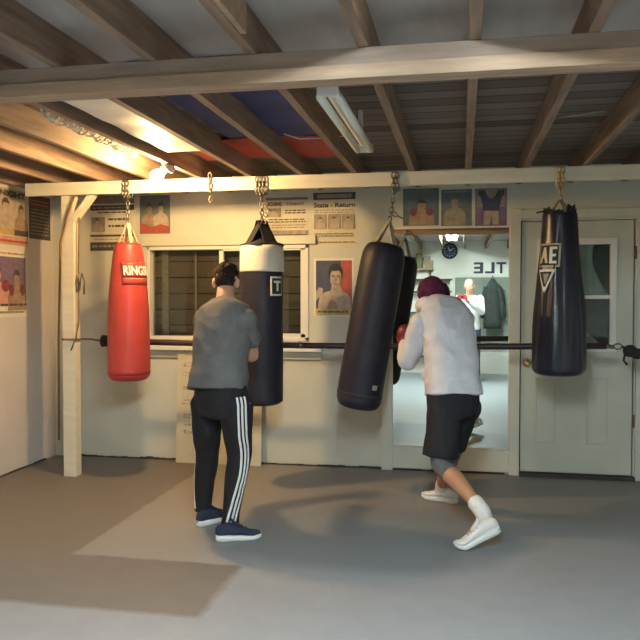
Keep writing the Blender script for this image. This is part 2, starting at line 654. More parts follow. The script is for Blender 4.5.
cu.add(vs, [(i, i + 1, 42 + i, 41 + i) for i in range(40)], True)
world_build(cu, 'curtain', M['curtain'], dr)  # sheet behind the pane, coloured as the grey-green reflection in the glass
cu = MB()                                 # darker curved shapes on the right of the panes
for z0, z1, bulge in ((1.47, 1.87, .13), (1.04, 1.43, .24)):
    poly = [V((1.17, D + .05, z0))]
    for i in range(13):
        t = i / 12
        poly.append(V((1.17 - bulge * math.sin(PI * (t * .62 + .05)) - .02 * t, D + .05, lerp(z0, z1, t))))
    poly.append(V((1.17, D + .05, z1)))
    cu.prism(poly, (0, .012, 0))
world_build(cu, 'dark_drape', M['curtain_dark'], dr)
pm = MB()
for x0, x1 in ((.585, .745), (.985, 1.145)):
    for p, q in (((x0, .27), (x0 + .012, .80)), ((x1 - .012, .27), (x1, .80)), ((x0, .27), (x1, .282)), ((x0, .788), (x1, .80))):
        pm.box((p[0], a - .007, p[1]), (q[0], a + .003, q[1]))
world_build(pm, 'panel_moulding', M['door'], dr, .003)
kn = MB()
kp = at(527, 363, D)
kn.tube([kp + V((0, .0, 0)), kp + V((0, -.03, 0))], .012)
kn.ball(kp + V((0, -.048, 0)), (.03, .026, .03))
kn.tube([kp + V((0, .0, 0)), kp + V((0, -.008, 0))], .033, 18)
world_build(kn, 'doorknob', M['brass'], dr)
for z in (.42, 1.75):
    world_build(MB().tube([V((1.335, a - .012, z)), V((1.335, a - .012, z + .1))], .009), 'hinge', M['cable'], dr)

# ------------------------------------------------------------------ roof timbers
ORD = ['first', 'second', 'third', 'fourth', 'fifth', 'sixth', 'seventh', 'eighth', 'ninth', 'tenth', 'eleventh', 'twelfth', 'thirteenth', 'fourteenth', 'fifteenth', 'sixteenth']
for i, k in enumerate(range(-9, 7)):
    x = .04 + .4 * k - (.02 if k < -1 else 0)
    o = MB().box((x - .021, RY + .002, JZ), (x + .021, D - .002, CZ - .001)).build('ceiling_joist', M['wood'], None, .002)
    tag(o, 'rough brown timber ceiling joist, %s from the wall of boxing posters' % ORD[i], 'joist', 'ceiling joists')
o = MB().box((-.780, .6, JZ + .004), (-.738, 2.50, CZ - .002)).build('ceiling_joist', M['wood_pale'], None, .002)
tag(o, 'short pale joist spliced beside a long one, ending at the heavy cross beam', 'joist', 'ceiling joists')

bm_ = thing('cross_beam', 'bare timber cross beam spanning the room between the two light fixtures', 'beam', (0, 2.72, 2.24))
world_build(MB().box((XL, 2.68, 2.243), (XR, 2.775, 2.295)), 'lower_plank', M['wood_pale'], bm_, .003)
world_build(MB().box((XL, 2.695, 2.297), (XR, 2.775, JZ - .001)), 'upper_plank', M['wood_mid'], bm_, .003)
BY = 5.42
bb = thing('bag_beam', 'long cream painted beam that carries the four punching bags', 'beam', (0, BY, 2.256))
world_build(MB().box((XL + .21, 5.40, 2.257), (XR, 5.44, JZ - .001)), 'rail', M['wood_white'], bb, .003)

sp = thing('support_post', 'white square timber post with a diagonal brace beside the red bag', 'post', (-3.10, 5.5, 0))
world_build(MB().box((-3.155, 5.445, 0), (-3.045, 5.535, JZ - .002)), 'upright', M['wood_white'], sp, .004)
world_build(MB().bar((-3.06, 5.475, 2.06), (-2.885, 5.475, 2.27), .045, .07, (0, 1, 0)), 'brace', M['wood_white'], sp, .003)


# ------------------------------------------------------------------ lamps
def strip_light(name, label, x, y0, y1, ztop, tubem, kx=1.0, cat='ceiling light'):
    t = thing(name, label, cat, (x, (y0 + y1) / 2, ztop))
    mb = MB()
    prof = [(px * kx, pz) for px, pz in ((-.11, -.03), (-.11, -.022), (-.045, -.001), (.045, -.001), (.11, -.022), (.11, -.03), (.035, -.045), (-.035, -.045))]
    mb.loft([[V((x + px, y, ztop + pz)) for px, pz in prof] for y in (y0, y1)], True, False)
    world_build(mb, 'housing', M['enamel'], t)
    for s in (-1, 1):
        world_build(MB().tube([V((x + s * .06 * kx ** .35, y0 + .03, ztop - .068)), V((x + s * .06 * kx ** .35, y1 - .03, ztop - .068))], .019, 10), 'fluorescent_tube', tubem, t)
    if ztop < CZ - .05:
        for y in (y0 + .2, y1 - .2):
            world_build(MB().box((x - .012, y - .012, ztop - .01), (x + .012, y + .012, CZ - .001)), 'hanger', M['enamel'], t)
    for y in (y0, y1):
        world_build(MB().box((x - .085 * kx ** .5, y - .012, ztop - .078 - .014 * (kx > .5)), (x + .085 * kx ** .5, y + .012, ztop - .03)), 'end_cap', M['enamel'], t, .003)
    return t


strip_light('fluorescent_light', 'lit twin tube fluorescent ceiling light seen in the mirror', -.17, -.45, 1.92, CZ - .002, M['tube'])
strip_light('fluorescent_light', 'unlit twin tube fluorescent light hung under the joists beyond the cross beam', -.565, 3.12, 4.36, JZ + .02, M['tube_off'], .3)

BULB = V((-2.105, 4.86, 2.275))
bt = thing('light_bulb', 'bare glowing bulb in a ceramic lampholder near the red punching bag', 'light bulb', (BULB.x, BULB.y, 2.3))
HP = V((-1.985, 4.83, 2.35))
ax = (BULB - HP).normalized()
mb = MB()
mb.tube([HP - ax * .01, HP + ax * .012], .052, 20)
mb.tube([HP + ax * .012, HP + ax * .062], [.034, .024], 18)
world_build(mb, 'lampholder', M['ceramic'], bt)
mb = MB()
prof = [(.014, .055), (.019, .066), (.034, .086), (.043, .115), (.041, .142), (.026, .163), (.008, .170)]
q = ax.to_track_quat('Z', 'Y').to_matrix()
rings = [[HP + q @ V((r * math.cos(2 * PI * k / 16), r * math.sin(2 * PI * k / 16), z)) for k in range(16)] for r, z in prof]
mb.loft(rings)
world_build(mb, 'bulb_glass', M['bulb'], bt)

# things on the roof boards
o = MB()
def sheet(mb, x0, x1, y0, y1, z, amp, nx=14, ny=16, th=.004, seed=0, f=None):
    top, bot = [], []
    for j in range(ny + 1):
        for i in range(nx + 1):
            x, y = lerp(x0, x1, i / nx), lerp(y0, y1, j / ny)
            if f:
                x, y = f(x, y, i / nx, j / ny)
            zz = z - amp * (.5 + .5 * noise.noise(V((x * 4, y * 4, seed))))
            top.append(V((x, y, zz + th)))
            bot.append(V((x, y, zz)))
    n = nx + 1
    fs = [(j * n + i, j * n + i + 1, (j + 1) * n + i + 1, (j + 1) * n + i) for j in range(ny) for i in range(nx)]
    mb.add(bot, fs, True)
    return mb
sheet(o, -1.905, -1.56, 3.2, 4.62, 2.41, .02, seed=3)
tag(o.build('insulation_panel', M['foam']), 'bright white sagging panel between two joists beside the glowing bulb', 'panel')
tp = thing('ceiling_cloth', 'blue and red cloth pinned flat above the joists between the bulb and the unlit light', 'cloth', (-1.2, 4.4, 2.47))
world_build(sheet(MB(), -1.50, -.76, 3.1, 4.66, 2.492, .02, seed=5), 'blue_panel', M['tarp_blue'], tp, 0, 'dark blue half of the cloth')
world_build(sheet(MB(), -1.90, -.76, 4.66, 5.36, 2.490, .02, seed=6), 'red_panel', M['tarp_red'], tp, 0, 'bright red half of the cloth')
mb = MB()
pts = [V((-2.19 + .02 * math.sin(i * .2) + .035 * math.cos(i * .85), 3.6 + i * .0078, 2.44 + .035 * math.sin(i * .85))) for i in range(150)]
mb.tube(pts, .006, 6)
tag(mb.build('coiled_wire', M['paper_white']), 'loosely coiled pale wire lying along the sunlit-yellow joist near the bulb', 'wire')
mb = MB()
mb.tube([atz(284, 134, 2.44), atz(300, 139, 2.42), atz(325, 138, 2.44), atz(345, 136, 2.46)], .004, 6)
tag(mb.build('loose_cord', M['paper_white']), 'thin white cord trailing off the edge of the red cloth overhead', 'cord')
mb = MB()
mb.tube([atz(545, 119, 2.47), atz(575, 115, 2.465), atz(605, 110, 2.48)], .007, 6)
tag(mb.build('loose_cord', M['print_mid']), 'pale cord pinned under the roof boards above the farthest black bag by the door', 'cord')


# ------------------------------------------------------------------ chains and bags
def chain_mb(mb, p, q, link=.046, wire=.0052, wd=.013):
    p, q = V(p), V(q)
    d = q - p
    n = max(1, int(d.length / (link * .72)))
    z = d.normalized()
    sx = z.cross(V((0, 1, 0)))
    if sx.length < .1:
        sx = z.cross(V((1, 0, 0)))
    sx.normalize()
    sy = z.cross(sx)
    for i in range(n):
        c = p + d * ((i + .5) / n)
        s = sx if i % 2 == 0 else sy
        pts = []
        for k in range(14):
            a = 2 * PI * k / 14
            pts.append(c + s * (wd * math.cos(a)) + z * (link / 2 * math.sin(a)))
        mb.tube(pts, wire, 6, True)
    return mb


def wrap_chain(mb, x, n=2):           # chain looped over the beam (local to anchor at beam bottom centre)
    for k in range(n):
        xx = x + (k - (n - 1) / 2) * .026
        P = [V((xx, -.034, -.02)), V((xx, -.034, .09)), V((xx, .034, .09)), V((xx, .034, -.02))]
        chain_mb(mb, P[0], P[1])
        chain_mb(mb, P[3], P[2])
        chain_mb(mb, P[0] + V((0, 0, -.01)), P[3] + V((0, 0, -.01)))
    return mb


def patch(mb, prof_r, cx_ang, z0, z1, halfw, th=.003, n=10, nz=6):
    """curved rectangle hugging a surface of revolution; cx_ang is the angle it faces, halfw its half arc length"""
    out, inn = [], []
    for j in range(nz + 1):
        z = lerp(z0, z1, j / nz)
        r = prof_r(z)
        hw_ = halfw(z) if callable(halfw) else halfw
        for i in range(n + 1):
            a = cx_ang + (i / n * 2 - 1) * hw_ / r
            out.append(V(((r + th) * math.cos(a), (r + th) * math.sin(a), z)))
            inn.append(V(((r - .004) * math.cos(a), (r - .004) * math.sin(a), z)))
    w = n + 1
    k = len(out)
    fs = []
    for j in range(nz):
        for i in range(n):
            q = (j * w + i, j * w + i + 1, (j + 1) * w + i + 1, (j + 1) * w + i)
            fs.append(q)
            fs.append(tuple(reversed([t + k for t in q])))
    for i in range(n):
        fs.append((i, k + i, k + i + 1, i + 1))
        t = nz * w + i
        fs.append((t + 1, k + t + 1, k + t, t))
    for j in range(nz):
        t = j * w
        fs.append((t + w, k + t + w, k + t, t))
        t = j * w + n
        fs.append((t, k + t, k + t + w, t + w))
    return mb.add(out + inn, fs, True)


def wrap_text(tm, prof_r, ang, zc, th=.004):
    """lay flat lettering (x right, y up) round a surface of revolution, centred"""
    for p in tm.v:
        r = prof_r(zc + p.y)
        a = ang + (p.x - tm.w / 2) / r
        rr = r + th + p.z
        p.x, p.y, p.z = rr * math.cos(a), rr * math.sin(a), zc + p.y
    return tm


def wrap_flat(poly, prof_r, ang, zc, th=.004, d=.0015):
    mb = MB()
    n = len(poly)
    vs = []
    for dd in (0, d):
        for x, y in poly:
            r = prof_r(zc + y)
            a = ang + x / r
            vs.append(V(((r + th + dd) * math.cos(a), (r + th + dd) * math.sin(a), zc + y)))
    return mb.add(vs, [tuple(range(n)), tuple(range(n, 2 * n))] + [(i, (i + 1) % n, n + (i + 1) % n, n + i) for i in range(n)])


def profile(pts):
    def f(z):
        if z >= pts[0][1]:
            return pts[0][0]
        for (r0, z0), (r1, z1) in zip(pts, pts[1:]):
            if z1 <= z <= z0:
                t = (z0 - z) / (z0 - z1) if z0 != z1 else 0
                return lerp(r0, r1, t)
        return pts[-1][0]
    return f


def smooth_prof(pts, n=6):
    out = []
    P = [pts[0]] + pts + [pts[-1]]
    for i in range(1, len(P) - 2):
        for k in range(n):
            t = k / n
            o = []
            for c in (0, 1):
                a, b, c_, d = P[i - 1][c], P[i][c], P[i + 1][c], P[i + 2][c]
                o.append(.5 * ((2 * b) + (c_ - a) * t + (2 * a - 5 * b + 4 * c_ - d) * t * t + (3 * b - a - 3 * c_ + d) * t ** 3))
            out.append((max(.002, o[0]), o[1]))
    out.append(pts[-1])
    return out


BZ = 2.257
# --- red bag (local coordinates: origin at the beam's underside)
X0 = at(128.5, 300, BY).x
zt, zb = at(129, 243, BY).z - BZ, at(129, 381, BY).z - BZ
red = thing('punching_bag', 'red tapered punching bag hanging beside the white post', 'punching bag', (X0, BY, BZ), 'hanging punching bags')
RP = [(.075, zt), (.098, zt - .012), (.112, zt - .06), (.132, zt - .22), (.151, zt - .42), (.160, zt - .60), (.164, zt - .85), (.163, zb + .07), (.150, zb + .03), (.11, zb + .006), (.02, zb)]
SP = smooth_prof(RP)
rp = profile(SP)
wr = lambda a, z: 1 + .012 * noise.noise(V((math.cos(a) * 2, math.sin(a) * 2, z * 5)))
MB().lathe(SP, 48, f=wr).build('bag_body', M['bag_red'], red)
MB().lathe([(rp(zb + .085) - .003, zb + .09), (rp(zb + .08) + .002, zb + .085), (rp(zb + .06) + .002, zb + .06), (rp(zb + .055) - .003, zb + .055)], 48).build('bottom_seam', M['red_dark'], red)
MB().lathe([(.10, zt - .035), (.1055, zt - .032), (.099, zt - .008), (.09, zt - .006)], 40).build('top_rim', M['red_dark'], red)
for k in range(4):
    a = PI / 4 + k * PI / 2
    p, q = V((.08 * math.cos(a), .08 * math.sin(a), zt - .012)), V((.008 * math.cos(a), .008 * math.sin(a), zt + .155))
    MB().bar(p, q, .026, .004, V((math.cos(a), math.sin(a), .3))).build('hanging_strap', M['strap_pale'], red)
mb = MB()
chain_mb(mb, (0, 0, zt + .15), (0, 0, -.02))
wrap_chain(mb, 0)
mb.build('chain', M['steel'], red)
ANG = -PI / 2 + 1.27
zl = at(136, 271, BY).z - BZ
zp0, zp1 = at(136, 285, BY).z - BZ, at(136, 262, BY).z - BZ
lpo = patch(MB(), rp, ANG, zp0, zp1, .165, .003, 20).build('logo_patch', M['bag_red'], red)
for c0, c1, nm, mm, hh in ((zl - .052, zl + .048, 'patch_ground', M['red_dark'], .0045), (zl - .066, zl - .060, 'underline', M['print_mid'], .0045)):
    patch(MB(), rp, ANG, c0, c1, .155, hh, 20).build(nm, mm, lpo)
tm = text_mb('RINGSIDE', .098, .001, .0035, .29)
wrap_text(tm, rp, ANG, zl - .032, .0065).build('lettering', M['paper_white'], lpo)

# --- white-banded bag
X0 = at(262, 330, BY).x
zt, zb = at(262, 246, BY).z - BZ, at(262, 405, BY).z - BZ
mid = thing('punching_bag', 'black punching bag with a white band, hanging in front of the man in grey', 'punching bag', (X0, BY, BZ), 'hanging punching bags')
wb = at(262, 272, BY).z - BZ
RP = [(.13, zt), (.152, zt - .004), (.158, zt - .03), (.160, wb), (.160, -1.1), (.158, zb + .08), (.148, zb + .03), (.11, zb + .006), (.02, zb)]
SP = smooth_prof(RP, 5)
rp = profile(SP)
MB().lathe(SP, 48, f=wr).build('bag_body', M['bag_black'], mid)
MB().lathe([(.14, zt + .002), (.163, zt - .003), (.166, zt - .04), (.168, wb + .01), (.166, wb), (.15, wb - .001)], 48, f=lambda a, z: 1 + .018 * noise.noise(V((math.cos(a) * 3, math.sin(a) * 3, z * 3)))).build('white_band', M['bag_white'], mid)
mb = MB()
ap = V((0, 0, zt + .19))
mb.lathe([(.155, zt - .002), (.15, zt + .012), (.095, zt + .03), (.055, zt + .05), (.03, zt + .07)], 32, f=lambda a, z: 1 + .12 * math.cos(4 * a))
mb.build('top_cap', M['strap'], mid)
for k in range(4):
    a = PI / 4 + k * PI / 2
    MB().bar(V((.12 * math.cos(a), .12 * math.sin(a), zt + .008)), ap + V((.01 * math.cos(a), .01 * math.sin(a), 0)), .085, .006, V((math.cos(a), math.sin(a), .4))).build('hanging_strap', M['strap'], mid)
mb = MB()
chain_mb(mb, ap - V((0, 0, .02)), (0, 0, -.02))
for k in range(3):
    chain_mb(mb, V((.012, -.02, -.12 - .05 * k)), V((.075 - .02 * k, -.03, -.16 - .05 * k)))
wrap_chain(mb, 0, 3)
mb.build('chain', M['steel'], mid)
ANG = -PI / 2 + 1.03
lz = at(270, 286, BY).z - BZ
lpo = patch(MB(), rp, ANG, lz - .075, lz + .07, .058).build('logo_patch', M['paper_white'], mid)
patch(MB(), rp, ANG, lz - .060, lz + .055, .046, .0045).build('patch_ground', M['ink'], lpo)
tm = text_mb('T', .10, .001, .004)
wrap_text(tm, rp, ANG, lz - .035, .007).build('lettering', M['paper_white'], lpo)

# --- swung bag
A = at(395.5, 184, BY)
A.z = BZ
tl = thing('punching_bag', 'plain black punching bag swung out at a slant beside the struck mirror', 'punching bag', (A.x, BY, BZ), 'hanging punching bags')
Bp = at(357, 409, 5.36)
dv = Bp - A
L_ = dv.length
tl.rotation_mode = 'QUATERNION'
tl.rotation_quaternion = V((0, 0, -1)).rotation_difference(dv.normalized())
zt, zb = -(at(384, 243, BY) - A).length, -L_
RP = [(.09, zt - .004), (.125, zt - .02), (.148, zt - .06), (.160, zt - .13), (.163, zt - .3), (.166, -1.2), (.166, zb + .12), (.158, zb + .055), (.13, zb + .018), (.07, zb + .003), (.01, zb)]
SP = smooth_prof(RP, 5)
rp = profile(SP)
MB().lathe(SP, 48, f=lambda a, z: 1 + .02 * noise.noise(V((math.cos(a) * 2, math.sin(a) * 2, z * 4)))).build('bag_body', M['bag_black'], tl)
MB().lathe([(rp(zb + .125) - .003, zb + .13), (rp(zb + .12) + .002, zb + .125), (rp(zb + .105) + .002, zb + .105), (rp(zb + .10) - .003, zb + .10)], 48).build('bottom_seam', M['strap'], tl)
for k in range(4):
    a = PI / 4 + k * PI / 2
    MB().bar(V((.10 * math.cos(a), .10 * math.sin(a), zt - .012)), V((.008 * math.cos(a), .008 * math.sin(a), zt + .155)), .03, .005, V((math.cos(a), math.sin(a), .4))).build('hanging_strap', M['print_mid'], tl)
mb = MB()
chain_mb(mb, (0, 0, zt + .16), (0, 0, -.02))
chain_mb(mb, (.01, -.02, -.20), (.10, -.03, -.23))
mb.build('chain', M['steel'], tl)
mb = MB()
wrap_chain(mb, 0, 2)
wc = mb.build('beam_chain', M['steel'], tl)
wc.rotation_mode = 'QUATERNION'
wc.rotation_quaternion = tl.rotation_quaternion.inverted()
lpo = patch(MB(), rp, -PI / 2 + .75, zb + .17, zb + .205, .02).build('repair_tape', M['print_mid'], tl)

# --- wrinkled bag by the door
X0 = at(559, 300, BY).x
zt, zb = at(560, 214, BY).z - BZ, at(558, 376, BY).z - BZ
rb = thing('punching_bag', 'glossy creased black punching bag with logos, hanging before the door', 'punching bag', (X0, BY, BZ), 'hanging punching bags')
RP = [(.10, zt - .015), (.112, zt), (.118, zt - .01), (.122, zt - .10), (.132, zt - .28), (.152, zt - .5), (.172, zt - .72), (.182, zt - .92), (.182, zb + .09), (.172, zb + .035), (.13, zb + .008), (.02, zb)]
SP = smooth_prof(RP, 7)
rp = profile(SP)


def crease(a, z):
    t = max(0, min(1, (zt - z) / .5)) * max(0, min(1, (z - zb) / .15))
    n1 = noise.noise(V((math.cos(a) * 2.6, math.sin(a) * 2.6, z * 1.4)))
    n2 = noise.noise(V((math.cos(a) * 5, math.sin(a) * 5, z * 3 + 7)))
    return 1 + t * (.085 * n1 + .055 * n2)


MB().lathe(SP, 72, f=crease).build('bag_body', M['bag_vinyl'], rb)
mb = MB()
for k in range(7):                  # flopped collar of the top opening
    a0 = -PI + k * 2 * PI / 7
    poly = []
    h = (.045, .02, .06, .03, .02, .05, .03)[k]
    r = .112
    for t, hh in ((0, -.03), (1, -.03), (.85, h), (.5, h * .7), (.15, h)):
        a = a0 + t * 2 * PI / 7
        poly.append(V((r * math.cos(a), r * math.sin(a), zt + hh)))
    mb.prism(poly, V((-math.cos(a0 + .45), -math.sin(a0 + .45), 0)) * .006)
mb.build('top_collar', M['bag_vinyl'], rb)
MB().bar((-.16, -.02, zt + .01), (-.04, -.03, zt + .03), .035, .008).build('loose_strap', M['strap'], rb)
for k in range(4):
    a = PI / 4 + k * PI / 2
    MB().bar(V((.108 * math.cos(a), .108 * math.sin(a), zt - .02)), V((.006 * math.cos(a), .006 * math.sin(a), zt + .10)), .022, .005, V((math.cos(a), math.sin(a), .4))).build('hanging_strap', M['print_mid'], rb)
mb = MB()
chain_mb(mb, (0, 0, zt + .10), (0, 0, -.02))
wrap_chain(mb, 0, 2)
mb.build('chain', M['brass'], rb)
ANG = -PI / 2 - .70
lz = at(549, 256, BY).z - BZ
lpo = patch(MB(), rp, ANG, lz - .082, lz + .082, .085, .004).build('logo_patch', M['pale_gold'], rb, 0, 'square gold bordered logo')
patch(MB(), rp, ANG, lz - .068, lz + .068, .071, .0065).build('patch_ground', M['ink'], lpo)
wrap_flat([(-.062, -.055), (-.028, .055), (-.012, .055), (.004, -.055), (-.014, -.055), (-.022, -.02), (-.036, -.02), (-.044, -.055)], rp, ANG, lz, .0105).build('emblem', M['pale_gold'], lpo)
wrap_flat([(.014, -.058), (.062, -.058), (.062, -.04), (.034, -.04), (.034, -.01), (.056, -.01), (.056, .008), (.034, .008), (.034, .04), (.062, .04), (.062, .058), (.014, .058)], rp, ANG, lz, .0105).build('emblem', M['paper_white'], lpo)
lz = at(546, 281, BY).z - BZ
T_ANG = ANG - .08


def tri(top, bot, wide):
    return lambda z: .004 + wide * max(0, min(1, (z - bot) / (top - bot)))


lpo = patch(MB(), rp, T_ANG, lz - .08, lz + .078, tri(lz + .078, lz - .08, .066), .006, 12, 10).build('triangle_logo', M['paper_white'], rb, 0, 'white inverted triangle logo')
patch(MB(), rp, T_ANG, lz - .045, lz + .062, tri(lz + .062, lz - .05, .044), .0085, 12, 10).build('emblem', M['ink'], lpo)
patch(MB(), rp, T_ANG + .05, lz - .02, lz + .05, tri(lz + .05, lz - .02, .018), .0105, 8, 8).build('emblem', M['print_mid'], lpo)

# spare hook chain, bulb side
p0 = at(210, 186, 5.385)
hk = thing('hook_chain', 'short empty chain with an open hook hanging from the beam near the bulb', 'chain', p0)
world_build(chain_mb(MB(), p0 + V((0, 0, .10)), p0 + V((0, 0, -.06))), 'chain', M['steel'], hk)
pts = [p0 + V((0, 0, -.06)) + V((.018 * math.sin(t), 0, -.035 - .035 * -math.cos(t) - .035 * 2 * (1 if t > 9 else 0) * 0)) for t in [i * .45 for i in range(11)]]
world_build(MB().tube([p0 + V((0, 0, -.055)), p0 + V((0, 0, -.085)), p0 + V((-.012, 0, -.105)), p0 + V((0, 0, -.125)), p0 + V((.016, 0, -.112)), p0 + V((.018, 0, -.095))], .0045, 8), 'hook', M['steel'], hk)

world_build(MB().tube([p0 + V((0, -.008, .095)), p0 + V((0, .03, .098))], .004, 8), 'nail', M['steel'], hk)

# ------------------------------------------------------------------ slip bar across the room
BRY = 5.66
bar = thing('slip_bar', 'dark rubber sleeved training bar stretched along the wall behind the bags', 'training bar', (0, BRY, 1.09))
pL, pR = at(106, 341, BRY), at(606, 346, BRY)
pts = [lerp(pL, pR, i / 12) - V((0, 0, .02 * math.sin(PI * i / 12))) for i in range(13)]
world_build(MB().tube(pts, .024, 14), 'sleeve', M['bar'], bar)
for p in (.42, .66):
    c = lerp(pL, pR, p) - V((0, 0, .02 * math.sin(PI * p)))
    world_build(MB().tube([c - V((.03, 0, 0)), c + V((.03, 0, 0))], .0255, 14), 'tape_wrap', M['steel'], bar)
world_build(MB().tube([pL + V((-.03, 0, .0)), pL + V((.02, 0, 0))], [.05, .045], 14), 'end_clamp', M['strap'], bar)
tie = V((-3.10, 5.56, 1.11))
world_build(MB().tube([pL + V((-.03, 0, 0)), lerp(pL, tie, .5) + V((0, 0, .005)), tie], .008, 8), 'tie_rope', M['rope'], bar)
lp_ = []
for k in range(16):
    a = 2 * PI * k / 16
    lp_.append(V((-3.10 + .066 * math.cos(a) * 1.05, 5.49 + .058 * math.sin(a) * 1.2, 1.11)))
world_build(MB().tube(lp_, .008, 8, True), 'rope_loop', M['rope'], bar)
h0 = pR
mb = MB()
h1 = at(614, 347, BRY)
mb.tube([h0 - V((.03, 0, 0)), h1], .016, 10)
ring = at(618, 346.5, BRY)
mb.tube([ring + V((.028 * math.cos(2 * PI * k / 14), 0, .02 * math.sin(2 * PI * k / 14))) for k in range(14)], .006, 8, True)
world_build(mb, 'hook', M['steel'], bar)
kn_ = at(630, 351, BRY)
mb = MB()
mb.ball(kn_, (.05, .035, .045)).ball(kn_ + V((.05, .01, -.02)), (.05, .03, .04))
mb.tube([kn_ + V((-.03, 0, 0)), kn_ + V((-.045, -.01, -.07)), kn_ + V((-.02, -.01, -.10))], .008, 8)
mb.tube([ring + V((.025, 0, 0)), kn_], .01, 8)
mb.tube([kn_ + V((.05, 0, -.0)), kn_ + V((.4, .02, .02)), V((XR, BRY, 1.15))], .012, 8)
world_build(mb, 'rope_knot', M['strap'], bar)

# cords on the post
mb = MB()
Yc = 5.43
mb.tube([at(75, 194, Yc), at(68, 214, Yc), at(60.5, 242, Yc), at(59.5, 290, Yc + .06), at(58.5, 340, Yc + .06), at(59, 440, Yc + .06)], .009, 8)
tag(mb.build('power_cable', M['cable']), 'brown cable running down the corner side of the white post', 'cable')
hr = thing('hanging_rope', 'thin rope with an open metal clip hanging on the window side of the post', 'rope', at(79, 222, 5.47))
world_build(MB().tube([at(79, 214, 5.47), at(78.5, 270, 5.47), at(79, 322, 5.47), at(76, 338, 5.44), at(71, 350, 5.44)], .006, 8), 'rope', M['rope'], hr)
c = at(80.5, 284, 5.46)
world_build(MB().tube([c + V((-.012, 0, .09)), c + V((-.035, 0, .02)), c + V((-.03, 0, -.06)), c + V((-.01, 0, -.05)), c + V((.0, 0, .03)), c + V((.012, 0, .085)), c + V((.034, 0, .02)), c + V((.028, 0, -.085))], .007, 8), 'clip', M['steel'], hr)


# ------------------------------------------------------------------ posters
class Poster:
    """flat print; u to the right, v up, in metres from the lower left corner"""

    def __init__(self, name, label, w, h, sheet_m, place, cat='poster', group=None, th=.002):
        self.w, self.h, self.th = w, h, th
        self.lv = th
        self.root = thing(name, label, cat, (0, 0, 0), group)
        self.root.matrix_world = place
        MB().box((0, -th, 0), (w, 0, h)).build('sheet', sheet_m, self.root)

    def step(self):
        self.lv += .0006
        return self.lv

    def rect(self, name, u0, v0, u1, v1, m):
        t = self.step()
        MB().box((u0 * self.w, -t - .0004, v0 * self.h), (u1 * self.w, -self.th * .5, v1 * self.h)).build(name, m, self.root)

    def poly(self, name, pts, m):
        t = self.step()
        MB().prism([V((u * self.w, -t, v * self.h)) for u, v in pts], (0, -.0004, 0)).build(name, m, self.root)

    def ell(self, name, u, v, ru, rv, m, n=18):
        self.poly(name, [(u + ru * math.cos(2 * PI * k / n), v + rv * math.sin(2 * PI * k / n)) for k in range(n)], m)

    def text(self, s, u0, u1, v0, size, m, name='headline', bold=.0):
        tm = text_mb(s, size * self.h, .0003, bold, (u1 - u0) * self.w)
        t = self.step()
        for p in tm.v:
            x, y, z = p
            p.x, p.y, p.z = u0 * self.w + x, -t - z, v0 * self.h + y
        tm.build(name, m, self.root)

    def lines(self, u0, u1, vs, m, hgt=.018, name='lettering'):
        t = self.step()
        for v in vs:
            mb = MB()
            u = u0
            while u < u1 - .02:
                l = random.uniform(.04, .14)
                mb.box((u * self.w, -t - .0004, v * self.h), (min(u + l, u1) * self.w, -self.th * .5, (v + hgt) * self.h))
                u += l + .025
            mb.build(name, m, self.root)

    def boxer(self, u, v, su, sv, skin, hair, trunk=None, gloves=None, flip=1):
        """bust of a bare-chested boxer inside (u,v)+-(su,sv); v is the neck"""
        self.poly('figure_torso', [(u - su, v - sv), (u - su * .95, v - sv * .35), (u - su * .7, v - sv * .12), (u - su * .22, v + sv * .02), (u + su * .22, v + sv * .02), (u + su * .7, v - sv * .12), (u + su * .95, v - sv * .35), (u + su, v - sv)], skin)
        self.ell('figure_head', u, v + sv * .28, su * .33, sv * .34, skin)
        self.poly('figure_hair', [(u - su * .37, v + sv * .28), (u - su * .36, v + sv * .5), (u - su * .2, v + sv * .68), (u + su * .1, v + sv * .72), (u + su * .33, v + sv * .55), (u + su * .37, v + sv * .3), (u + su * .27, v + sv * .46), (u - su * .24, v + sv * .48)], hair)
        if gloves:
            for s in (-1, 1):
                self.ell('figure_glove', u + s * su * .62, v - sv * .15, su * .27, sv * .25, gloves)
        if trunk:
            self.rect('figure_trunks', u - su, v - sv, u + su, v - sv * .7, trunk)


def on_back(x0, y1, Y=D + .0003):
    p = at(x0, y1, Y)
    return Matrix.Translation(p)


def size_back(r):
    a, b = at(r[0], r[3], D), at(r[2], r[1], D)
    return b.x - a.x, b.z - a.z


def back_poster(name, label, r, m, group='fight posters on the back wall'):
    w, h = size_back(r)
    return Poster(name, label, w, h, m, on_back(r[0], r[3]), 'poster', group)


P = back_poster('fight_poster', 'cream fight card with dark bands above the red bag', (90, 195, 135, 252), M['paper'])
P.rect('band', .02, .86, .98, 1.0, M['paper_grey'])
P.rect('band', .02, .74, .98, .83, M['print_dark'])
P.lines(.06, .94, (.775,), M['print_mid'], .02)
P.lines(.18, .8, (.69,), M['print_dark'], .022)
P.rect('photo', .04, .36, .34, .62, M['print_mid'])
P.boxer(.18, .50, .12, .13, M['print_flesh_pale'], M['print_dark'])
P.lines(.42, .82, (.56, .44), M['print_dark'], .035)
P.rect('band', .02, .27, .98, .305, M['print_dark'])
P.lines(.1, .9, (.215,), M['print_mid'], .015)
P.rect('band', .02, .02, .98, .17, M['print_dark'])
P.lines(.06, .94, (.08,), M['print_mid'], .04)

P = back_poster('fight_poster', 'poster of two facing fighters with a red foot, beside the glowing bulb', (140, 195, 170, 234), M['print_teal'])
P.boxer(.32, .52, .27, .42, M['print_flesh'], M['print_dark'])
P.boxer(.70, .54, .26, .40, M['print_flesh_pale'], M['print_dark'])
P.poly('red_foot', [(.02, .02), (.98, .02), (.98, .18), (.7, .25), (.4, .17), (.02, .3)], M['print_red'])

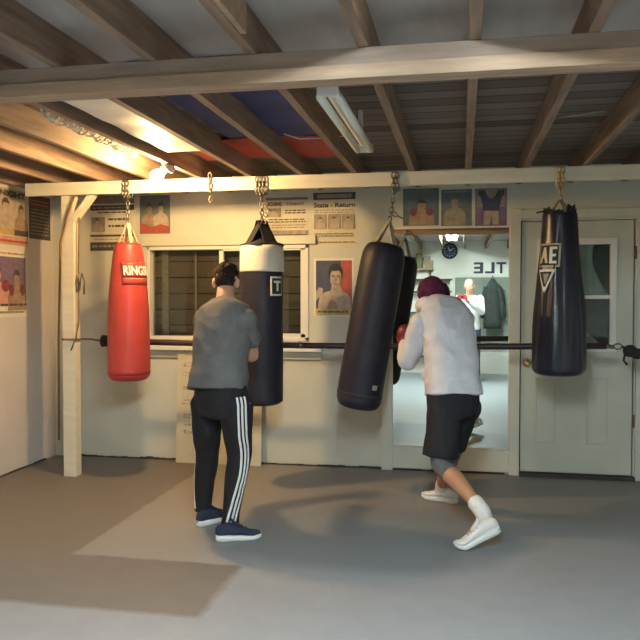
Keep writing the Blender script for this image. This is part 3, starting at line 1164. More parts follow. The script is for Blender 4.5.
P = back_poster('fight_poster', 'cream bill with bold headline and dark foot behind the white banded bag', (266, 197, 308, 238), M['paper'])
P.rect('band', .0, .94, 1, 1, M['paper_grey'])
P.text('BOXING', .04, .38, .80, .12, M['print_dark'], 'headline', .002)
P.text('TONIGHT', .48, .92, .80, .10, M['print_dark'], 'headline', .001)
P.rect('photo', .06, .52, .36, .74, M['print_mid'])
P.boxer(.2, .63, .1, .1, M['print_flesh_pale'], M['print_dark'])
P.lines(.46, .95, (.66, .60), M['print_dark'], .03)
P.lines(.06, .95, (.44, .38), M['print_dark'], .025)
P.lines(.06, .95, (.30, .24), M['print_mid'], .025)
P.rect('band', .0, .0, 1, .18, M['print_mid'])
P.rect('band', .02, .0, .98, .08, M['print_dark'])

P = back_poster('fight_poster', 'tall cream bill with a row of three portraits above the bare-chested portrait', (312, 191, 357, 248), M['paper'])
P.rect('band', .03, .86, .97, .985, M['print_dark'])
P.rect('band', .12, .885, .88, .955, M['print_mid'])
P.text('State - Return', .04, .96, .725, .11, M['print_dark'], 'headline', .002)
P.lines(.06, .94, (.66, .62), M['print_mid'], .018)
for u in (.19, .5, .81):
    P.rect('photo', u - .14, .34, u + .14, .6, M['print_mid'])
    P.boxer(u, .46, .11, .13, M['print_flesh_pale'], M['print_dark'])
P.lines(.06, .94, (.24, .20, .09), M['print_mid'], .02)

P = back_poster('portrait_poster', 'poster of a dark-haired bare-chested fighter against dark blue and red', (314, 258, 354, 316), M['paper_white'])
P.rect('ground', .05, .13, .95, .96, M['print_navy'])
P.rect('red_side', .68, .13, .95, .96, M['print_red'])
sk, hr_, sd_ = M['print_flesh_pale'], M['ink'], M['print_flesh']
P.poly('figure_torso', [(.10, .13), (.14, .34), (.26, .41), (.42, .44), (.45, .54), (.66, .54), (.68, .44), (.82, .40), (.91, .32), (.94, .13)], sk)
P.poly('figure_arm', [(.05, .26), (.05, .42), (.13, .50), (.23, .48), (.22, .40), (.14, .34)], sk)
P.poly('figure_shadow', [(.46, .52), (.66, .52), (.72, .44), (.62, .40), (.52, .43)], M['print_mid'])
P.poly('figure_shade', [(.34, .13), (.40, .30), (.54, .25), (.60, .13)], sd_)
P.poly('figure_face', [(.41, .66), (.42, .58), (.47, .51), (.54, .48), (.61, .50), (.67, .57), (.69, .66), (.68, .77), (.60, .83), (.48, .82), (.42, .76)], sk)
P.poly('figure_cheek', [(.58, .50), (.61, .50), (.67, .57), (.69, .66), (.68, .76), (.63, .70), (.62, .58)], sd_)
P.poly('figure_hair', [(.38, .64), (.36, .76), (.42, .87), (.53, .915), (.65, .89), (.72, .80), (.72, .68), (.695, .63), (.685, .73), (.63, .785), (.54, .775), (.46, .785), (.42, .73), (.405, .63)], hr_)
P.poly('figure_brow', [(.44, .705), (.525, .70), (.525, .68), (.44, .685)], hr_)
P.poly('figure_brow', [(.575, .70), (.655, .705), (.655, .685), (.575, .68)], hr_)
P.poly('figure_nose', [(.54, .68), (.56, .68), (.585, .60), (.53, .595)], sd_)
P.poly('figure_mouth', [(.49, .562), (.61, .562), (.59, .545), (.51, .545)], M['print_maroon'])
P.rect('caption_band', .05, .02, .95, .13, M['print_yellow'])
P.lines(.1, .9, (.06,), M['print_dark'], .03)

P = back_poster('fight_poster', 'boxer poster on a dull blue ground above the mirror, nearest the slanted bag', (403, 188, 439, 226), M['print_blue'])
P.boxer(.52, .42, .36, .40, M['print_flesh'], M['print_dark'], None, M['print_maroon'])
P.lines(.1, .9, (.9,), M['print_teal'], .05)
P = back_poster('fight_poster', 'teal and grey boxer poster above the middle of the mirror', (441, 189, 472, 226), M['print_teal'])
P.rect('ground', .02, .6, .98, .98, M['print_blue'])
P.boxer(.45, .5, .36, .48, M['print_mid'], M['print_green'])
P.lines(.1, .9, (.92,), M['print_mid'], .04)
P = back_poster('fight_poster', 'poster of a standing boxer with raised dark gloves, above the mirror near the door', (475, 188, 507, 226), M['print_violet'])
P.rect('ground', .04, .5, .96, .97, M['print_mid'])
P.poly('figure_torso', [(.28, .30), (.22, .62), (.14, .85), (.3, .96), (.4, .78), (.62, .78), (.72, .96), (.88, .85), (.80, .62), (.74, .30)], M['print_navy'])
P.ell('figure_head', .51, .83, .1, .11, M['print_flesh'])
P.poly('figure_legs', [(.27, .03), (.28, .40), (.74, .40), (.76, .03), (.56, .03), (.52, .25), (.46, .03)], M['print_flesh_pale'])
P.rect('figure_glove', .10, .80, .3, .95, M['print_dark'])
P.rect('figure_glove', .72, .80, .92, .95, M['print_dark'])


def left_poster(name, label, y0, y1, z0, z1, m):
    mw = Matrix.Translation((XL - .0003, y0, z0)) @ Matrix.Rotation(PI / 2, 4, 'Z')
    return Poster(name, label, y1 - y0, z1 - z0, m, mw, 'poster', 'posters on the side wall')


P = left_poster('fight_poster', 'large pale poster of several fighters, the topmost beside the room corner', 4.95, 5.755, 1.875, 2.352, M['paper'])
P.rect('ground', .02, .18, .98, .97, M['print_flesh_pale'])
P.text('FIGHT NIGHT', .08, .97, .84, .13, M['print_dark'], 'headline', .004)
P.boxer(.22, .52, .16, .34, M['print_flesh'], M['print_dark'], M['print_navy'])
P.boxer(.62, .55, .17, .36, M['print_flesh_pale'], M['print_dark'], M['print_yellow'])
P.boxer(.88, .50, .12, .32, M['print_flesh'], M['print_dark'], M['print_dark'])
P.rect('band', .02, .02, .98, .16, M['print_pink'])
P.rect('band', .02, .05, .98, .09, M['print_red'])
P = left_poster('fight_poster', 'white bordered poster with a dark photo of fighters hanging lowest on the side wall', 4.98, 5.76, 1.285, 1.835, M['paper_white'])
P.rect('photo', .06, .22, .95, .90, M['print_violet'])
P.boxer(.42, .52, .26, .36, M['print_pink'], M['print_dark'], None, M['print_maroon'])
P.boxer(.78, .46, .16, .36, M['print_flesh'], M['print_dark'], None, M['print_maroon'])
P.lines(.06, .95, (.17,), M['print_dark'], .03)
P.rect('badge', .1, .05, .2, .11, M['print_red'])
P.lines(.3, .9, (.06,), M['print_mid'], .03)
P.lines(.1, .9, (.94,), M['print_pink'], .02)
P = left_poster('event_sheet', 'dark brown sheet crowded with lines of text in the room corner', 5.785, 6.115, 1.955, 2.335, M['print_dark'])
P.rect('red_head', .05, .72, .95, .95, M['print_maroon'])
P.lines(.08, .92, (.86, .78, .66, .58, .50, .42, .34, .26, .18, .10), M['print_mid'], .025)

# foam board with a handwritten list, leaning on the wall
pa, pb_ = at(174.5, 468, 6.06), at(260, 468, 6.06)
hb = 1.085
th = math.atan2(.075, hb)
wbd = Matrix.Translation((pa.x, D - .095, .001)) @ Matrix.Rotation(-th, 4, 'X')
P = Poster('foam_board', 'tall cream board with a handwritten list leaning on the wall behind the man in grey', pb_.x - pa.x, hb, M['paper'], wbd, 'board', None, .008)
mb = MB()
random.seed(3)
for i, v in enumerate((.89, .865, .80, .775, .72, .70, .60, .585, .50, .47, .38, .36, .30, .25, .235)):
    mb = MB()
    u = .06 + .04 * random.random()
    for k in range(random.randint(3, 7)):
        l = random.uniform(.01, .035)
        h_ = random.uniform(.004, .016)
        mb.box((u * P.w, -.0095, v * P.h), ((u + l) * P.w, -.004, (v + h_) * P.h))
        u += l + .012
    u = .62 + .1 * random.random()
    for k in range(random.randint(1, 4)):
        l = random.uniform(.01, .05)
        mb.box((u * P.w, -.0095, v * P.h), ((u + l) * P.w, -.004, (v + .008) * P.h))
        u += l + .012
    mb.build('handwritten_lettering', M['print_mid'], P.root)

# mirror
mr = thing('wall_mirror', 'tall wall mirror between the slanted bag and the door', 'mirror', (-.09, D, .21))
mx0, mx1, mz0, mz1 = -.563, .378, .205, 2.02
world_build(MB().box((mx0, D - .012, mz0), (mx1, D - .001, mz1)), 'mirror_glass', M['mirror'], mr)
world_build(MB().box((mx0, D - .02, mz1 - .008), (mx1, D - .001, mz1 + .006)).box((mx1 - .006, D - .016, mz0), (mx1 + .001, D - .001, mz1)).box((mx0, D - .016, mz0 - .002), (mx1, D - .001, mz0 + .006)), 'edge_channel', M['paper_white'], mr)

# ------------------------------------------------------------------ end wall seen in the mirror
def vx(px):
    return at(px, 297, 2 * D - RY).x


def vz(py):
    return at(462, py, 2 * D - RY).z


R0 = RY + .001
bw = thing('dark_window', 'dark grey-green window with a pale frame on the wall behind the photographer', 'window', (vx(480), RY, vz(347)))
x0, x1, z0, z1 = vx(455), vx(516), vz(347), vz(277.5)
world_build(MB().box((x0, R0, z0), (x1, R0 + .012, z1)), 'window_pane', M['cabinet'], bw)
fr = MB()
for p, q in (((x0 - .05, z0 - .05), (x0, z1 + .05)), ((x1, z0 - .05), (x1 + .05, z1 + .05)), ((x0, z1), (x1, z1 + .05)), ((x0, z0 - .05), (x1, z0))):
    fr.box((p[0], R0, p[1]), (q[0], R0 + .03, q[1]))
world_build(fr, 'window_frame', M['white'], bw, .004)
ct = thing('hanging_coat', 'dark coat hanging on a hook before the dark window in the mirror', 'coat', (vx(492), R0 + .15, vz(278)))
mb = MB()
cx = vx(492)
rings = []
for z, hw, dp in ((vz(279), .03, .02), (vz(284), .09, .05), (vz(290), .14, .07), (vz(305), .13, .07), (vz(320), .15, .075), (vz(328), .16, .075)):
    rings.append([V((cx + hw * math.cos(2 * PI * k / 20) * (1 + .06 * math.sin(k * 2.2)), R0 + .15 + dp * math.sin(2 * PI * k / 20), z)) for k in range(20)])
mb.loft(rings)
world_build(mb, 'coat_body', M['coat'], ct)
for s in (-1, 1):
    world_build(MB().tube([V((cx + s * .11, R0 + .15, vz(287))), V((cx + s * .17, R0 + .15, vz(303))), V((cx + s * .18, R0 + .16, vz(318)))], [.05, .048, .04], 12), 'sleeve', M['coat'], ct)
world_build(MB().tube([V((cx, R0 + .012, vz(276))), V((cx, R0 + .09, vz(276))), V((cx, R0 + .15, vz(278)))], .008, 8), 'hook', M['steel'], ct)

ck = thing('wall_clock', 'round dark blue wall clock seen in the mirror below the lit tubes', 'clock', (vx(449.5), RY, vz(251)))
cc = V((vx(449.5), R0, vz(251)))
cr_ = .15
world_build(MB().tube([cc, cc + V((0, .03, 0))], cr_, 36), 'clock_case', M['strap'], ck)
world_build(MB().tube([cc + V((0, .028, 0)), cc + V((0, .033, 0))], cr_ * .88, 36), 'clock_face', M['clock_face'], ck)
world_build(MB().bar(cc + V((0, .036, 0)), cc + V((.07, .036, .05)), .012, .004, (0, 1, 0)), 'clock_hand', M['paper_white'], ck)
world_build(MB().bar(cc + V((0, .038, 0)), cc + V((-.03, .038, .08)), .012, .004, (0, 1, 0)), 'clock_hand', M['paper_white'], ck)
mb = MB()
for k in range(12):
    a_ = k * PI / 6
    d_ = V((math.sin(a_), 0, math.cos(a_)))
    mb.bar(cc + d_ * .088 + V((0, .034, 0)), cc + d_ * .108 + V((0, .034, 0)), .012, .003, (0, 1, 0))
world_build(mb, 'hour_marks', M['paper_white'], ck)

sg = thing('wall_sign', 'big dark letters fixed on the white wall above the dark window', 'sign', (vx(490), RY, vz(274)))
xr = vx(473.5)
pitch = .208
for i, ch in enumerate('ELTIT'):
    tm = text_mb(ch, .285, .006, .008, .06 if ch == 'I' else .175)
    wdt = tm.w
    for p in tm.v:
        x, y, z = p
        p.x, p.y, p.z = xr + i * pitch + (.175 + wdt) / 2 - x, R0 + .008 + z, vz(273.2) + y
    world_build(tm, 'letter', M['letter'], sg)

sh_ = thing('wall_shelf', 'wooden wall shelf holding boxes, seen in the mirror past the slanted bag', 'shelf', (vx(423), RY, vz(270)))
x0, x1 = vx(408), vx(434)
zs = vz(268.5)
world_build(MB().box((x0, R0, zs - .03), (x1, R0 + .24, zs)), 'shelf_board', M['box'], sh_, .003)
for x in (x0 + .06, x1 - .08):
    world_build(MB().prism([V((x, R0, zs - .03)), V((x, R0 + .18, zs - .03)), V((x, R0, zs - .15))], (.02, 0, 0)), 'bracket', M['steel'], sh_)
for i, (dx_, w_, h_, m_, l_) in enumerate(((.02, .13, .20, 'box_dark', 'dark upright box at the slanted bag end of the shelf in the mirror'), (.17, .10, .28, 'print_green', 'tall olive carton between the boxes on the shelf in the mirror'), (.29, .19, .15, 'box', 'cardboard box at the clock end of the shelf in the mirror'))):
    tag(MB().box((x0 + dx_, R0 + .03, zs), (x0 + dx_ + w_, R0 + .2, zs + h_)).build('storage_box', M[m_], None, .004), l_, 'box', 'boxes on the end wall shelf')
tag(MB().box((x0 + .31, R0 + .05, zs + .15), (x0 + .43, R0 + .18, zs + .23)).build('storage_box', M['print_mid'], None, .004), 'small grey box stacked on the cardboard box on the mirrored shelf', 'box', 'boxes on the end wall shelf')

wc_ = thing('storage_rack', 'tall white rack with dark gaps between its shelves, seen in the mirror beside the headgear', 'rack', (vx(425), RY, 0))
x0, x1 = vx(399), vx(452)
wm = MB()
wm.box((x0, R0, 0), (x0 + .03, R0 + .25, vz(278))).box((x1 - .03, R0, 0), (x1, R0 + .25, vz(278))).box((x0, R0, 0), (x1, R0 + .01, vz(278)))
world_build(wm, 'carcass', M['white'], wc_)
for py in (279, 291, 312, 335, 355):
    world_build(MB().box((x0, R0, vz(py) - .03), (x1, R0 + .25, vz(py))), 'shelf', M['box_dark'], wc_)


# ------------------------------------------------------------------ people
def cat(P, t):
    n = len(P) - 1
    i = min(int(t), n - 1)
    u = t - i
    a, b, c, d = P[max(i - 1, 0)], P[i], P[i + 1], P[min(i + 2, n)]
    return .5 * ((2 * b) + (c - a) * u + (2 * a - 5 * b + 4 * c - d) * u * u + (3 * b - a - 3 * c + d) * u ** 3)


def limb(mb, pts, rad, sub=5, n=18, round_ends=True, grow=0.0):
    """tapering limb through points; rad in metres per point"""
    pts = [V(p) for p in pts]
    N = (len(pts) - 1) * sub
    C = [cat(pts, i / sub) for i in range(N + 1)]
    R = [cat(rad, i / sub) + grow for i in range(N + 1)]
    if round_ends:
        d0 = (C[0] - C[1]).normalized()
        d1 = (C[-1] - C[-2]).normalized()
        pre, post = [], []
        for k in (3, 2, 1):
            a = k / 3.3 * PI / 2
            pre.append((C[0] + d0 * (R[0] * math.sin(a)), R[0] * math.cos(a)))
        for k in (1, 2, 3):
            a = k / 3.3 * PI / 2
            post.append((C[-1] + d1 * (R[-1] * math.sin(a)), R[-1] * math.cos(a)))
        C = [p for p, _ in pre] + C + [p for p, _ in post]
        R = [r for _, r in pre] + R + [r for _, r in post]
    return mb.tube(C, R, n)


def trunk(mb, secs, sub=5, n=26, grow=0.0):
    """secs: (centre, right vector, half width, half depth, exponent)"""
    C = [V(s[0]) for s in secs]
    Rv = [V(s[1]) for s in secs]
    W = [s[2] for s in secs]
    Dp = [s[3] for s in secs]
    N = (len(secs) - 1) * sub
    rings = []
    for i in range(N + 1):
        t = i / sub
        c, r = cat(C, t), cat(Rv, t).normalized()
        up = (cat(C, min(t + .1, len(secs) - 1)) - cat(C, max(t - .1, 0))).normalized()
        r = (r - up * r.dot(up)).normalized()
        fw = up.cross(r)
        w_, d_ = cat(W, t) + grow, cat(Dp, t) + grow
        ring = []
        for k in range(n):
            a = 2 * PI * k / n
            ca, sa = math.cos(a), math.sin(a)
            e = .82
            ring.append(c + r * (w_ * math.copysign(abs(ca) ** e, ca)) + fw * (d_ * math.copysign(abs(sa) ** e, sa)))
        rings.append(ring)
    return mb.loft(rings)


def head(mb, c, f, up, k=1.0):
    f = V(f).normalized()
    r = f.cross(V(up)).normalized()
    u = r.cross(f).normalized()
    ax = (r, f, u)
    B = lambda dx, dy, dz, rx, ry, rz: mb.ball(c + r * (dx * k) + f * (dy * k) + u * (dz * k), (rx * k, ry * k, rz * k), ax, 20, 14)
    B(0, -.008, .032, .075, .094, .086)
    B(0, .02, -.035, .058, .068, .072)
    B(0, .045, -.085, .034, .034, .026)
    B(0, .062, .024, .052, .026, .018)
    B(0, .088, -.008, .0125, .016, .032)
    B(0, .096, -.022, .016, .018, .013)
    for s in (-1, 1):
        B(s * .080, -.008, -.002, .012, .021, .033)
        B(s * .076, -.006, -.026, .009, .012, .014)
        B(s * .042, .052, -.024, .02, .025, .022)
    B(0, .082, -.048, .024, .012, .008)
    B(0, .080, -.060, .020, .012, .008)
    return ax


def face_parts(parent, c, ax, k=1.0):
    r, f, u = ax
    for s in (-1, 1):
        world_build(MB().ball(c + r * (s * .031 * k) + f * (.0655 * k) + u * (.006 * k), .013 * k, ax), 'eye', M['eye'], parent)
    world_build(MB().ball(c + f * (.0875 * k) - u * (.053 * k), (.024 * k, .008 * k, .009 * k), ax), 'mouth', M['lip'], parent)


def hand(mb, wr, d, nrm, side, curl=1.0, k=1.0, thumb_in=.6):
    """wr wrist, d towards the knuckles, nrm the way the palm faces, side +1 when the thumb lies along +(d x nrm)"""
    d = V(d).normalized()
    nrm = V(nrm)
    nrm = (nrm - d * nrm.dot(d)).normalized()
    lat = d.cross(nrm).normalized() * side
    rings = []
    for t, hw, hd in ((-.02, .024, .019), (0, .026, .019), (.03, .034, .018), (.06, .041, .016), (.088, .041, .014), (.096, .034, .009)):
        c = wr + d * (t * k)
        rings.append([c + lat * (hw * k * math.cos(2 * PI * i / 16)) + nrm * (hd * k * math.sin(2 * PI * i / 16)) for i in range(16)])
    mb.loft(rings)
    for off, L, r in ((.030, .072, .0090), (.010, .080, .0095), (-.010, .075, .0090), (-.029, .060, .0080)):
        p = wr + d * (.086 * k) + lat * (off * k)
        pts, ang = [p - d * .02 * k, p], 0
        dirv = d.copy()
        for j, (fr_, bend) in enumerate(((.45, .95), (.32, 1.15), (.23, .75))):
            ang += bend * curl
            dirv = d * math.cos(ang) + nrm * math.sin(ang) + lat * (off * .5 * (1 - curl))
            p = p + dirv.normalized() * (L * fr_ * k)
            pts.append(p)
        limb(mb, pts, [r * k, r * k, r * .95 * k, r * .9 * k, r * .8 * k], 4, 10)
    p = wr + d * (.022 * k) + lat * (.026 * k)
    t1 = p + (d * .7 + lat * (1 - .4 * thumb_in) + nrm * .5 * thumb_in).normalized() * (.040 * k)
    t2 = t1 + (d * .85 + lat * (.3 - .8 * thumb_in) + nrm * .6 * thumb_in).normalized() * (.032 * k)
    t3 = t2 + (d * .8 - lat * (.7 * thumb_in) + nrm * .4 * thumb_in).normalized() * (.026 * k)
    limb(mb, [p, t1, t2, t3], [.0145 * k, .012 * k, .0105 * k, .009 * k], 4, 10)
    return mb


def folds(amp, sc, zs=1.0, seed=0):
    return lambda p: amp * noise.noise(V((p.x * sc + seed, p.y * sc, p.z * sc * zs))) + amp * .5 * noise.noise(V((p.x * sc * 2.3, p.y * sc * 2.3 + seed, p.z * sc * 2.1 * zs)))


def shoe(parent, name, heel, toe_dir, pitch, L, upper_m, lace_m, sole_m, chunky=1.0, label=None):
    """heel: ground point under the heel when flat; pitch raises the heel about the ball of the toes"""
    d = V(toe_dir)
    d.z = 0
    d.normalize()
    lat = d.cross(V((0, 0, 1)))
    ball_ = heel + d * (L * .84)
    cp, sp_ = math.cos(pitch), math.sin(pitch)

    def tr(s, l, z):
        x = s * L - L * .84
        if x < 0:
            xx, zz = x * cp + z * sp_, -x * sp_ + z * cp
        else:
            xx, zz = x + z * sp_, z * cp if False else z
        return ball_ + d * xx + lat * l + V((0, 0, zz))
    S = [0, .04, .12, .25, .4, .55, .7, .82, .92, .98, 1.0]
    W = [.012, .024, .032, .034, .034, .039, .045, .045, .037, .022, .008]
    T0 = .030 * chunky
    mb = MB()
    rings = []
    for s, w_ in zip(S, W):
        h = T0 * (1.15 if s < .3 else 1.0 if s < .7 else .8)
        lift = .012 * max(0, (s - .85) / .15) + .006 * max(0, (.06 - s) / .06)
        pr = [(-w_, lift + .004), (-w_ * .8, lift), (w_ * .8, lift), (w_, lift + .004), (w_ * 1.04, lift + h * .6), (w_ * .97, lift + h), (-w_ * .97, lift + h), (-w_ * 1.04, lift + h * .6)]
        rings.append([tr(s, l, z) for l, z in pr])
    mb.loft(rings)
    root = parent
    up_ = MB()
    H = [.075, .092, .098, .104, .098, .080, .064, .054, .044, .030, .018]
    rings = []
    for s, w_, h in zip(S, W, H):
        lift = .012 * max(0, (s - .85) / .15)
        z0 = lift + T0 * .7
        wt = w_ * (.95 if s < .45 else .98)
        ring = []
        for k in range(16):
            a = 2 * PI * k / 16
            l = wt * math.cos(a) * (1 - .22 * max(0, math.sin(a)))
            z = z0 + (h - z0 + lift) * (.5 + .5 * math.sin(a)) ** .8
            ring.append(tr(s, l, z))
        rings.append(ring)
    up_.loft(rings)
    u = world_build(up_, name, upper_m, root, 0, label)
    u.data.name = name
    lo = root.location
    mb.v = [p - lo for p in mb.v]
    mb.build('sole', sole_m, u)
    tg = MB()
    tg.loft([[tr(a + z * .0, l, hz + z * .012) for l, z in ((-.017, -1), (.017, -1), (.020, 0), (.012, .6), (-.012, .6), (-.020, 0))] for a, hz in ((.56, .080), (.46, .096), (.38, .112), (.335, .128))])
    tg.v = [p - lo for p in tg.v]
    tg.build('tongue', upper_m, u)
    lc = MB()
    for s in (.44, .51, .58, .65):
        h = lerp(.098, .066, (s - .4) / .28) + .003
        lc.tube([tr(s, -.022, h - .014), tr(s, -.010, h), tr(s + .02, .010, h), tr(s + .02, .022, h - .014)], .0035, 6)
    lc.v = [p - lo for p in lc.v]
    lc.build('laces', lace_m, u)
    return tr(.18, 0, .09)


def stripes_on(me_world, pts, outward, offs, m, parent, width=.011, base=V((0, 0, 0)), spread=None):
    """ribbons laid on a garment: rays are cast inward from outside along -outward"""
    bvh = BVHTree.FromPolygons([v.co.copy() for v in me_world.vertices], [tuple(p.vertices) for p in me_world.polygons])
    N = 40
    for off in offs:
        strip = []
        for i in range(N + 1):
            t = i / N * (len(pts) - 1)
            c = cat(pts, t)
            tan = (cat(pts, min(t + .05, len(pts) - 1)) - cat(pts, max(t - .05, 0))).normalized()
            ou = cat(outward, t)
            ou = (ou - tan * ou.dot(tan)).normalized()
            sd = tan.cross(ou).normalized()
            row = []
            for e in (-.5, .5):
                src = c + ou * .3 + sd * (off + e * width)
                hit, nn, _, _ = bvh.ray_cast(src, -ou, .5)
                row.append((hit, nn) if hit else None)
            if row[0] and row[1]:
                strip.append(row)
        mb = MB()
        vs, fs = [], []
        for a, b in strip:
            vs += [a[0] + a[1] * .0025, b[0] + b[1] * .0025, a[0] - a[1] * .003, b[0] - b[1] * .003]
        for i in range(len(strip) - 1):
            o = i * 4
            fs += [(o, o + 1, o + 5, o + 4), (o + 2, o + 6, o + 7, o + 3), (o, o + 4, o + 6, o + 2), (o + 1, o + 3, o + 7, o + 5)]
        mb.add(vs, fs, True)
        mb.v = [p - base for p in mb.v]
        mb.build('side_stripe', m, parent)


# ---------------- man in grey
def man_in_grey():
    f = V((.42, .91, 0)).normalized()
    r = V((f.y, -f.x, 0))
    pel = at(221, 398, 4.38)
    root = thing('person', 'person in grey T-shirt and black striped track pants facing the white-banded bag', 'person', V((pel.x, pel.y, 0)))
    hipL, hipR = at(207, 405, 4.42), at(236, 405, 4.35)
    kL, kR = at(207, 452, 4.50), at(239, 456, 4.37)
    aL, aR = at(203, 507, 4.50), at(230, 521, 4.28)
    waist = at(220, 365, 4.42)
    chest = at(222, 335, 4.47)
    shc = at(224, 314, 4.53)
    neck0 = at(225, 301, 4.57)
    hd = at(226, 283, 4.68)
    sL, sR = at(203, 320, 4.57), at(247, 320, 4.45)
    eL, eR = V((-1.69, 4.86, 1.10)), at(251.5, 355, 4.64)
    wL, wR = V((-1.56, 5.03, 1.30)), V((eR.x - .13, 4.88, 1.26))
    secs = [(pel - V((0, 0, .07)), r, .135, .105), (pel, r, .160, .115), (waist, r, .140, .105), (chest, r, .158, .118), (shc, r, .165, .095), (neck0 + V((0, 0, -.005)), r, .075, .065)]
    body = MB()
    trunk(body, secs)
    limb(body, [neck0 - V((0, 0, .03)), lerp(neck0, hd, .5), hd - V((0, 0, .03))], [.066, .056, .054])
    hf = V((-.16, .92, -.34)).normalized()
    ax = head(body, hd, hf, V((0, .1, 1)), 1.0)
    for s_, e_, w_ in ((sL, eL, wL), (sR, eR, wR)):
        limb(body, [s_, lerp(s_, e_, .5), e_], [.056, .052, .048])
        limb(body, [e_, lerp(e_, w_, .4), w_], [.048, .047, .030])
    hand(body, wL, V((.25, .35, .8)), V((.75, -.1, -.3)), -1, 1.0)
    hand(body, wR, V((-.1, .45, .85)), V((-.8, .1, -.2)), 1, 1.0)
    for h_, k_, a_ in ((hipL, kL, aL), (hipR, kR, aR)):
        limb(body, [h_, lerp(h_, k_, .5), k_, lerp(k_, a_, .35), a_, a_ - V((0, 0, .03))], [.088, .072, .054, .055, .036, .034])
    me = voxel(body, .006, 3)
    mesh_part(me, 'body', M['skin'], root)
    face_parts(root, hd, ax)
    # hair
    h = MB()
    rr, ff, uu = ax
    h.ball(hd - ff * .012 + uu * .048, (.078, .094, .080), ax)
    h.ball(hd - ff * .042 + uu * .010, (.068, .064, .070), ax)
    for i in range(46):
        a = random.uniform(0, 2 * PI)
        b = random.uniform(.05, 1.2)
        dirv = rr * (math.cos(a) * math.cos(b)) + ff * (math.sin(a) * math.cos(b)) + uu * math.sin(b)
        h.ball(hd - ff * .012 + uu * .05 + V((dirv.dot(rr) * .070, 0, 0)).x * rr + ff * (dirv.dot(ff) * .084) + uu * (dirv.dot(uu) * .080), random.uniform(.010, .018), None, 8, 6)
    me = voxel(h, .006, 1, folds(.005, 45))
    mesh_part(me, 'hair', M['hair'], root)
    # shirt
    t = MB()
    hemc = at(218.5, 388, 4.39)
    ss = [(hemc - V((0, 0, .008)), r * 1.0 + V((0, 0, -.20)), .180, .156), (lerp(hemc, waist, .5), r + V((0, 0, -.1)), .180, .150), (waist, r, .172, .135), (chest, r, .178, .135), (shc, r, .182, .112), (lerp(shc, neck0, .6), r, .125, .09), (neck0 + V((0, 0, .006)), r, .076, .072)]
    trunk(t, ss, grow=.008)
    for s_, e_, tt in ((sL, eL, .62), (sR, eR, .60)):
        q = lerp(s_, e_, tt)
        limb(t, [s_ + (s_ - e_) * .05, lerp(s_, q, .5), q], [.066, .066, .066], 5, 18, False)
        t.ball(s_, .068)
    me = voxel(t, .007, 4, lambda q: .011 * noise.noise(V((q.x * 7 + q.z * 5, q.y * 6, q.z * 5))) + .007 * (1 - 2 * abs(noise.noise(V((q.x * 5 - q.z * 6, q.y * 5, q.z * 7 + q.x * 6)))))) 
    mesh_part(me, 'shirt', M['tee'], root)
    # trousers
    p = MB()
    top = hemc + V((0, 0, .03))
    trunk(p, [(lerp(hipL, hipR, .5) - V((0, 0, .06)), r, .160, .115), (pel, r, .176, .136), (top, r, .160, .126)])
    p.ball(hipL, .103)
    p.ball(hipR, .103)
    for h_, k_, a_ in ((hipL, kL, aL), (hipR, kR, aR)):
        limb(p, [h_ + V((0, 0, .02)), lerp(h_, k_, .5), k_, lerp(k_, a_, .35), lerp(k_, a_, .8), a_ - V((0, 0, .025))], [.104, .094, .073, .068, .056, .052], 6, 20, False)
    me = voxel(p, .007, 3, folds(.008, 9, .7, 3))
    wm_ = me.copy()
    pt = mesh_part(me, 'track_pants', M['pants'], root)
    for (h_, k_, a_), ou in (((hipR, kR, aR), r), ((hipL, kL, aL), -r)):
        o1 = (ou * .85 - f * .45)
        o2 = (ou * .95 - f * .30)
        o3 = (ou * .75 - f * .65)
        stripes_on(wm_, [h_ + V((0, 0, .06)), lerp(h_, k_, .5), k_, lerp(k_, a_, .5), a_ + V((0, 0, -.005))], [o1, o1, o2, o2, o3], (-.024, 0, .024), M['stripe'], pt, .0125, root.location)
    bpy.data.meshes.remove(wm_)
    # shoes
    hR, tR = atz(215.5, 541, 0), atz(257, 538, 0)
    shoe(root, 'trainer', hR, tR - hR, 0, .275, M['navy'], M['navy'], M['sole'])
    hL = atz(197, 527, 0)
    shoe(root, 'trainer', hL, V((.55, .80, 0)), 0, .29, M['navy'], M['navy'], M['sole'])
    return root


man_in_grey()


